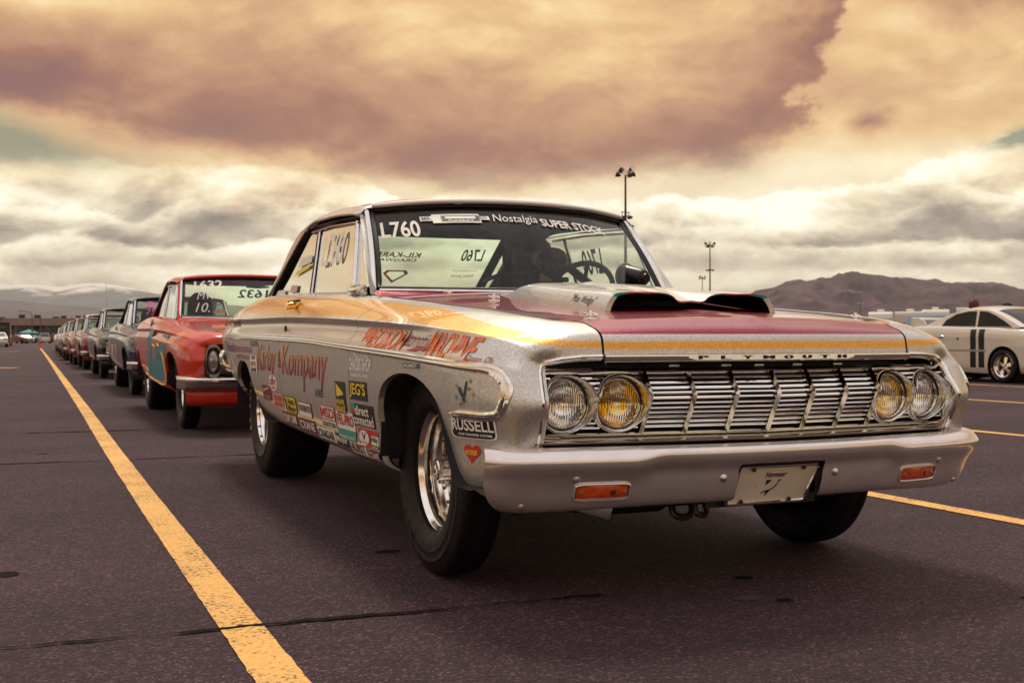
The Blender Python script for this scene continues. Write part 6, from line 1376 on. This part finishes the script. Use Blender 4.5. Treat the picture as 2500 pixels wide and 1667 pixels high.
simple_car((-4.75, 112, 0), .05, 'white coupe facing out at the left edge beside the black trailer', P_WHT); simple_car((.35, 205, 0), 3.14+.03, 'white hatchback right of the orange marker, seen from behind', P_WHT, True, 4.3); simple_car((2.2, 208, 0), 3.14, 'dark red hatchback beside the white one', P_MAR, True, 4.3); simple_car((-4.0, 190, 0), 1.2, 'dark red pickup shaped car between the trailer and the canopy', P_MAR); simple_car((-2.7, 196, 0), .3, 'cream car under the left side of the teal canopy', P_CRM); simple_car((-1.6, 214, 0), .9, 'dark teal car under the right side of the teal canopy', P_TEAL)
def trailer():
    root = tag(empty('box_trailer', (-5.1, 128, 0)), 'black enclosed trailer with pale edge trim at the far left', 'trailer')
    g = G(); g.box((0, 4.2, 1.42), (2.5, 8.4, 2.3)); g.build('box_body', P_BLK, root, smooth=False)
    fr = mat('trailer_trim', (.36, .28, .25), .5)
    for c, d in (((1.26, -.03, 1.42), (.10, .10, 2.4)), ((-1.26, -.03, 1.42), (.10, .10, 2.4)), ((0, -.03, 2.58), (2.6, .10, .10)), ((0, -.03, .30), (2.6, .10, .10))): g = G(); g.box(c, d); g.build('edge_trim', fr, root, smooth=False)
    for x in (-.62, .62): g = G(); g.box((x, -.04, 1.42), (1.18, .05, 2.2)); dd = g.build('door', mat('trailer_door', (.022, .018, .02), .35), root, smooth=False); g = G(); g.tube([(x*.3, -.09, .5), (x*.3, -.09, 2.3)], .02, 6); g.build('latch_bar', fr, dd)
    g = G(); g.box((0, -.08, 2.0), (1.6, .02, .14)); g.build('sign_strip', mat('sign_grey', (.12, .10, .10), .5), root, smooth=False)
    for s in (-1, 1):
        for y in (4.2, 5.1): g = G(); g.lathe(mirror_prof([(0, .1), (.2, .1), (.33, .1), (.36, .06), (.36, 0)]), 18, T(s*1.22, y, .36) @ RY); g.build('wheel', RUBBER, root)
trailer()
def canopy():
    root = tag(empty('canopy_tent', (-2.05, 206, 0)), 'teal pop-up canopy tent beyond the orange marker', 'tent'); t = mat('canopy_teal', (.02, .22, .21), .6)
    g = G(); g.add([(-1.6, -1.6, 1.75), (1.6, -1.6, 1.75), (1.6, 1.6, 1.75), (-1.6, 1.6, 1.75), (0, 0, 2.35), (-1.6, -1.6, 1.5), (1.6, -1.6, 1.5), (1.6, 1.6, 1.5), (-1.6, 1.6, 1.5)], [(0, 1, 4), (1, 2, 4), (2, 3, 4), (3, 0, 4), (5, 6, 1, 0), (6, 7, 2, 1), (7, 8, 3, 2), (8, 5, 0, 3)]); g.build('canopy', t, root, smooth=False)
    for x in (-1.55, 1.55):
        for y in (-1.55, 1.55): g = G(); g.tube([(x, y, 0), (x, y, 1.7)], .035, 6); g.build('leg', CHROME, root)
canopy()
def cone():
    root = tag(empty('traffic_marker', (-1.22, 99, 0)), 'slim orange traffic marker at the far end of the yellow line', 'traffic cone'); o = mat('marker_orange', (.65, .055, .02), .5)
    g = G(); g.lathe([(0, .05), (.16, .05), (.19, .03), (.19, 0)], 8); g.build('base', mat('marker_base', (.45, .04, .02), .6), root); g = G(); g.lathe([(.10, .05), (.06, .45), (.042, .80), (.02, .86), (0, .865)], 16); g.build('post', o, root); g = G(); g.lathe([(.066, .60), (.061, .72)], 16); g.build('reflective_band', mat('marker_band', (.6, .3, .25), .4), root)
cone()
def lamp(loc, H, arm, label):
    root = tag(empty('street_lamp', loc), label, 'street lamp'); st = mat('lamp_grey_steel', (.13, .09, .085), .5, .5)
    g = G(); g.tube([(0, 0, 0), (0, 0, H)], [.10, .07], 8); g.build('pole', st, root)
    if arm: g = G(); g.tube(spline([(0, 0, H-.05), (-.35, 0, H+.35), (-.9, 0, H+.55), (-1.4, 0, H+.55)], 5), .045, 6); a = g.build('arm', st, root); g = G(); g.box((-1.55, 0, H+.54), (.5, .2, .10), None, .04); g.build('lamp_head', st, a)
    else: g = G(); g.box((0, 0, H), (.18, .18, .18), None, .03); g.build('cap', st, root)
lamp((-1.6, 181, 0), 4.3, True, 'curved arm street lamp above the teal canopy'); lamp((-.07, 223, 0), 4.6, False, 'thin grey pole standing behind the orange marker'); lamp((6.0, 243, 0), 5.0, False, 'thin grey pole rising behind the far drag cars')

# ------------------------------------------------------------------ two people behind the white drag car
def person(loc, rz, label, hair, shirt, H):
    root = tag(empty('person', loc, rz), label, 'person'); k = H/1.75
    J = {'pelvis': (0, 0, .95, .13), 'waist': (0, 0, 1.10, .125), 'chest': (0, .01, 1.32, .15), 'neck': (0, 0, 1.48, .055), 'head': (0, -.01, 1.60, .085), 'top': (0, 0, 1.70, .07)}
    for s, n in ((-1, 'l'), (1, 'r')): J.update({n+'hip': (s*.09, 0, .90, .085), n+'knee': (s*.10, -.01, .50, .055), n+'ankle': (s*.10, .02, .09, .04), n+'toe': (s*.11, -.14, .035, .035), n+'sh': (s*.18, 0, 1.40, .06), n+'el': (s*.24, .03, 1.13, .042), n+'wr': (s*.24, -.05, .90, .03), n+'hand': (s*.24, -.08, .80, .028)})
    E_ = [('pelvis', 'waist'), ('waist', 'chest'), ('chest', 'neck'), ('neck', 'head'), ('head', 'top')]
    for n in 'lr': E_ += [('pelvis', n+'hip'), (n+'hip', n+'knee'), (n+'knee', n+'ankle'), (n+'ankle', n+'toe'), ('chest', n+'sh'), (n+'sh', n+'el'), (n+'el', n+'wr'), (n+'wr', n+'hand')]
    names = list(J); me = bpy.data.meshes.new('body'); me.from_pydata([tuple(c*k for c in J[n][:3]) for n in names], [(names.index(a), names.index(b)) for a, b in E_], []); o = bpy.data.objects.new('body', me); COL.objects.link(o)
    m = o.modifiers.new('s', 'SKIN'); lay = me.skin_vertices[0].data if me.skin_vertices else None
    if lay is None: me.skin_vertices.new(name='') if hasattr(me.skin_vertices, 'new') else None; lay = me.skin_vertices[0].data
    for i, n in enumerate(names): lay[i].radius = (J[n][3]*k, J[n][3]*k*(.75 if n in ('chest', 'waist', 'pelvis') else 1)); lay[i].use_root = n == 'pelvis'
    o.modifiers.new('d', 'SUBSURF').levels = 1; bpy.context.view_layer.update(); nm = bpy.data.meshes.new_from_object(o.evaluated_get(bpy.context.evaluated_depsgraph_get())); bpy.data.objects.remove(o)
    for mm in (mat('skin', (.42, .24, .17), .5), shirt, mat('jeans', (.03, .035, .06), .8)): nm.materials.append(mm)
    for p in nm.polygons: z = p.center.z/k; p.material_index = 0 if z > 1.47 or (abs(p.center.x) > .2*k and z < 1.12) else (1 if z > .95 else 2); p.use_smooth = True
    body = link(bpy.data.objects.new('body', nm), root)
    g = G(); g.lathe([(0, .16), (.06, .15), (.098, .10), (.108, .04), (.104, -.03), (.09, -.09)], 18, T(0, .012, 1.60*k))
    if hair != 'cap':
        hv = [(x*(1+.10*mnoise.noise((x*30, y*30, z*30))), y+.02*mnoise.noise((x*25, z*30, 4)), z) for x, y, z in g.v]; g.v = [p if p[1] > -.06 or p[2] > 1.64*k else (p[0], p[1]*.3, p[2]) for p in hv]; g.build('hair', mat('auburn_hair', (.10, .022, .016), .6, nscale=60, namt=.4), root)
    else:
        g = G(); g.lathe([(0, .135), (.06, .125), (.098, .085), (.112, .03), (.112, .0)], 18, T(0, 0, 1.63*k)); g.add([(x*.09, -.09-(.10*(1-x*x)), 1.635*k+dz) for dz in (0, .012) for x in np.linspace(-1, 1, 7)]+[(x*.09, -.06, 1.635*k+dz) for dz in (0, .012) for x in np.linspace(-1, 1, 7)], [(i, i+1, 14+i+1, 14+i) for i in range(6)]+[(7+i, 14+7+i, 14+8+i, 8+i) for i in range(6)]); g.build('cap', mat('cap_black', (.015, .012, .014), .8), root)
    for sx in (-1, 1): g = G(); g.lathe([(0, .011), (.008, .007), (.011, 0)], 8, T(sx*.034, -.088, 1.60*k) @ RX); g.build('eye', mat('eye_dark', (.03, .02, .02), .3), root)
    g = G(); g.tube([(0, -.085, 1.60*k), (0, -.112, 1.565*k), (0, -.09, 1.555*k)], [.01, .016, .012], 6); g.build('nose', MATS['skin'], root)
person((16.58, 15.08, 0), .9, 'person with auburn hair standing behind the white drag car', 'hair', mat('shirt_maroon', (.16, .03, .04), .8), 1.58); person((16.43, 14.05, 0), .6, 'person in a black cap standing behind the white drag car', 'cap', mat('shirt_grey', (.15, .15, .16), .8), 1.47)
simple_car((18.9, 18.6, 0), -.79, 'blue car half hidden behind the wing of the white drag car', paint('bright_blue_paint', (.01, .10, .22)))

# ------------------------------------------------------------------ hills and air
def hills(name, prof, D, depth, m, seed, base=-5, rough=1.0, foot=1.4):
    """a range whose crest runs through the given bearings; slopes broken into spurs and gullies"""
    prof = np.array(prof); az = np.arctan((prof[:, 0]-1250)/2795)+YAW; hh = (824.6-prof[:, 1])/2795; n = 320; rows = 56; A = np.linspace(az[0], az[-1], n); V = []
    for j in range(rows):
        t = j/(rows-1); 
        for a in A:
            u = np.interp(a, az, hh); d0 = D/math.cos(a-YAW); s = t*2-1    # s=0 at the crest
            r_ = d0+s*depth; x, y = math.sin(a)*r_, math.cos(a)*r_; top = u*D
            nz = mnoise.ridged_multi_fractal((x/depth*3.6, y/depth*3.6, seed), .8, 2.1, 7, 1.0, 2.0)-1.1
            fall = (1-abs(s)**1.15) if s < 0 else (1-s**1.5)
            z = top*fall+rough*depth*.060*nz*(abs(s)**.6)*(1-abs(s)**3)
            V.append((CAM.x+x, CAM.y+y, max(z, base) if j not in (0, rows-1) else base))
    tag(obj(name, V, grid_faces(rows, n), m, None, smooth=True, sharp=0), kind='structure')
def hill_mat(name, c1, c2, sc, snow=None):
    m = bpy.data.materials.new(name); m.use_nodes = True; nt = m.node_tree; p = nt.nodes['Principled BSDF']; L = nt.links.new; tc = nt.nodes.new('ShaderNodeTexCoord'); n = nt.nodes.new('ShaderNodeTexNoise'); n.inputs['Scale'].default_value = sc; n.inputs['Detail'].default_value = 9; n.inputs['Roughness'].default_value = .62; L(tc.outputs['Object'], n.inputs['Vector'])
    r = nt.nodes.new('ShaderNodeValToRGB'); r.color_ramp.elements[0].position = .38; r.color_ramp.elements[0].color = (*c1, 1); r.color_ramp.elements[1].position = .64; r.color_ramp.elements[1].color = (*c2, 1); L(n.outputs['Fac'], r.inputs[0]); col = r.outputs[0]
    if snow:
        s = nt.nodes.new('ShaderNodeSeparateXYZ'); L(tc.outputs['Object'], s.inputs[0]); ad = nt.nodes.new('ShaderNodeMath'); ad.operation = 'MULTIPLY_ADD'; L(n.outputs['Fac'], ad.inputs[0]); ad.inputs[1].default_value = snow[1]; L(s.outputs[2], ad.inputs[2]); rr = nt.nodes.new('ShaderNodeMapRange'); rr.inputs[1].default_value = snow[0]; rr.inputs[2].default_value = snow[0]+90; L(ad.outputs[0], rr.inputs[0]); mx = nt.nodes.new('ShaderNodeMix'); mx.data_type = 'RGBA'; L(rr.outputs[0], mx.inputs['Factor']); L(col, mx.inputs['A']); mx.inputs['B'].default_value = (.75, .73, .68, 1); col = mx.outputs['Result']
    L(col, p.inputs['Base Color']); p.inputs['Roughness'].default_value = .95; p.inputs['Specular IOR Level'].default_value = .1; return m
hills('hill_range', [(1700, 800), (1790, 745), (1845, 714), (1890, 704), (1905, 697), (1921, 689), (1940, 688), (1959, 687), (1968, 693), (1995, 685), (2026, 677), (2045, 668), (2062, 665), (2085, 669), (2115, 671), (2145, 675), (2173, 681), (2230, 685), (2285, 690), (2325, 695), (2365, 696), (2410, 696), (2446, 696), (2475, 705), (2500, 714), (2560, 722), (2700, 735), (2900, 790)], 4200, 1500, hill_mat('brown_hill', (.026, .014, .024), (.125, .070, .088), .010), 2.0)
hills('foothill', [(1900, 815), (2100, 780), (2200, 752), (2300, 735), (2400, 724), (2500, 722), (2620, 715), (2800, 760), (2950, 810)], 3300, 700, hill_mat('dark_hill', (.026, .015, .024), (.085, .050, .060), .014), 5.0, rough=.8)
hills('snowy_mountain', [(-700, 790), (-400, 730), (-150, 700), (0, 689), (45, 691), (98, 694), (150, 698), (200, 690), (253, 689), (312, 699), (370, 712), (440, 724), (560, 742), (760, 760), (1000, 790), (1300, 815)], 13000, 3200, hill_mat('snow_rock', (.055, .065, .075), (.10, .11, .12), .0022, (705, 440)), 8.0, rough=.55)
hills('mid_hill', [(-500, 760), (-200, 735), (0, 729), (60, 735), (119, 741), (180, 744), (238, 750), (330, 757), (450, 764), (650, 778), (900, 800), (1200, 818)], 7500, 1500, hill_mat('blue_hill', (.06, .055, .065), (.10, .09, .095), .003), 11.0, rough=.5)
def haze():
    m = bpy.data.materials.new('haze_air'); m.use_nodes = True; nt = m.node_tree; nt.nodes.clear(); o = nt.nodes.new('ShaderNodeOutputMaterial'); v = nt.nodes.new('ShaderNodeVolumePrincipled'); v.inputs['Color'].default_value = (.86, .86, .82, 1); v.inputs['Density'].default_value = .000045; v.inputs['Anisotropy'].default_value = .2; nt.links.new(v.outputs[0], o.inputs['Volume'])
    g = G(); g.box((0, 6700, 430), (18400, 15200, 880)); tag(g.build('haze', m, None, smooth=False), kind='stuff')
haze()
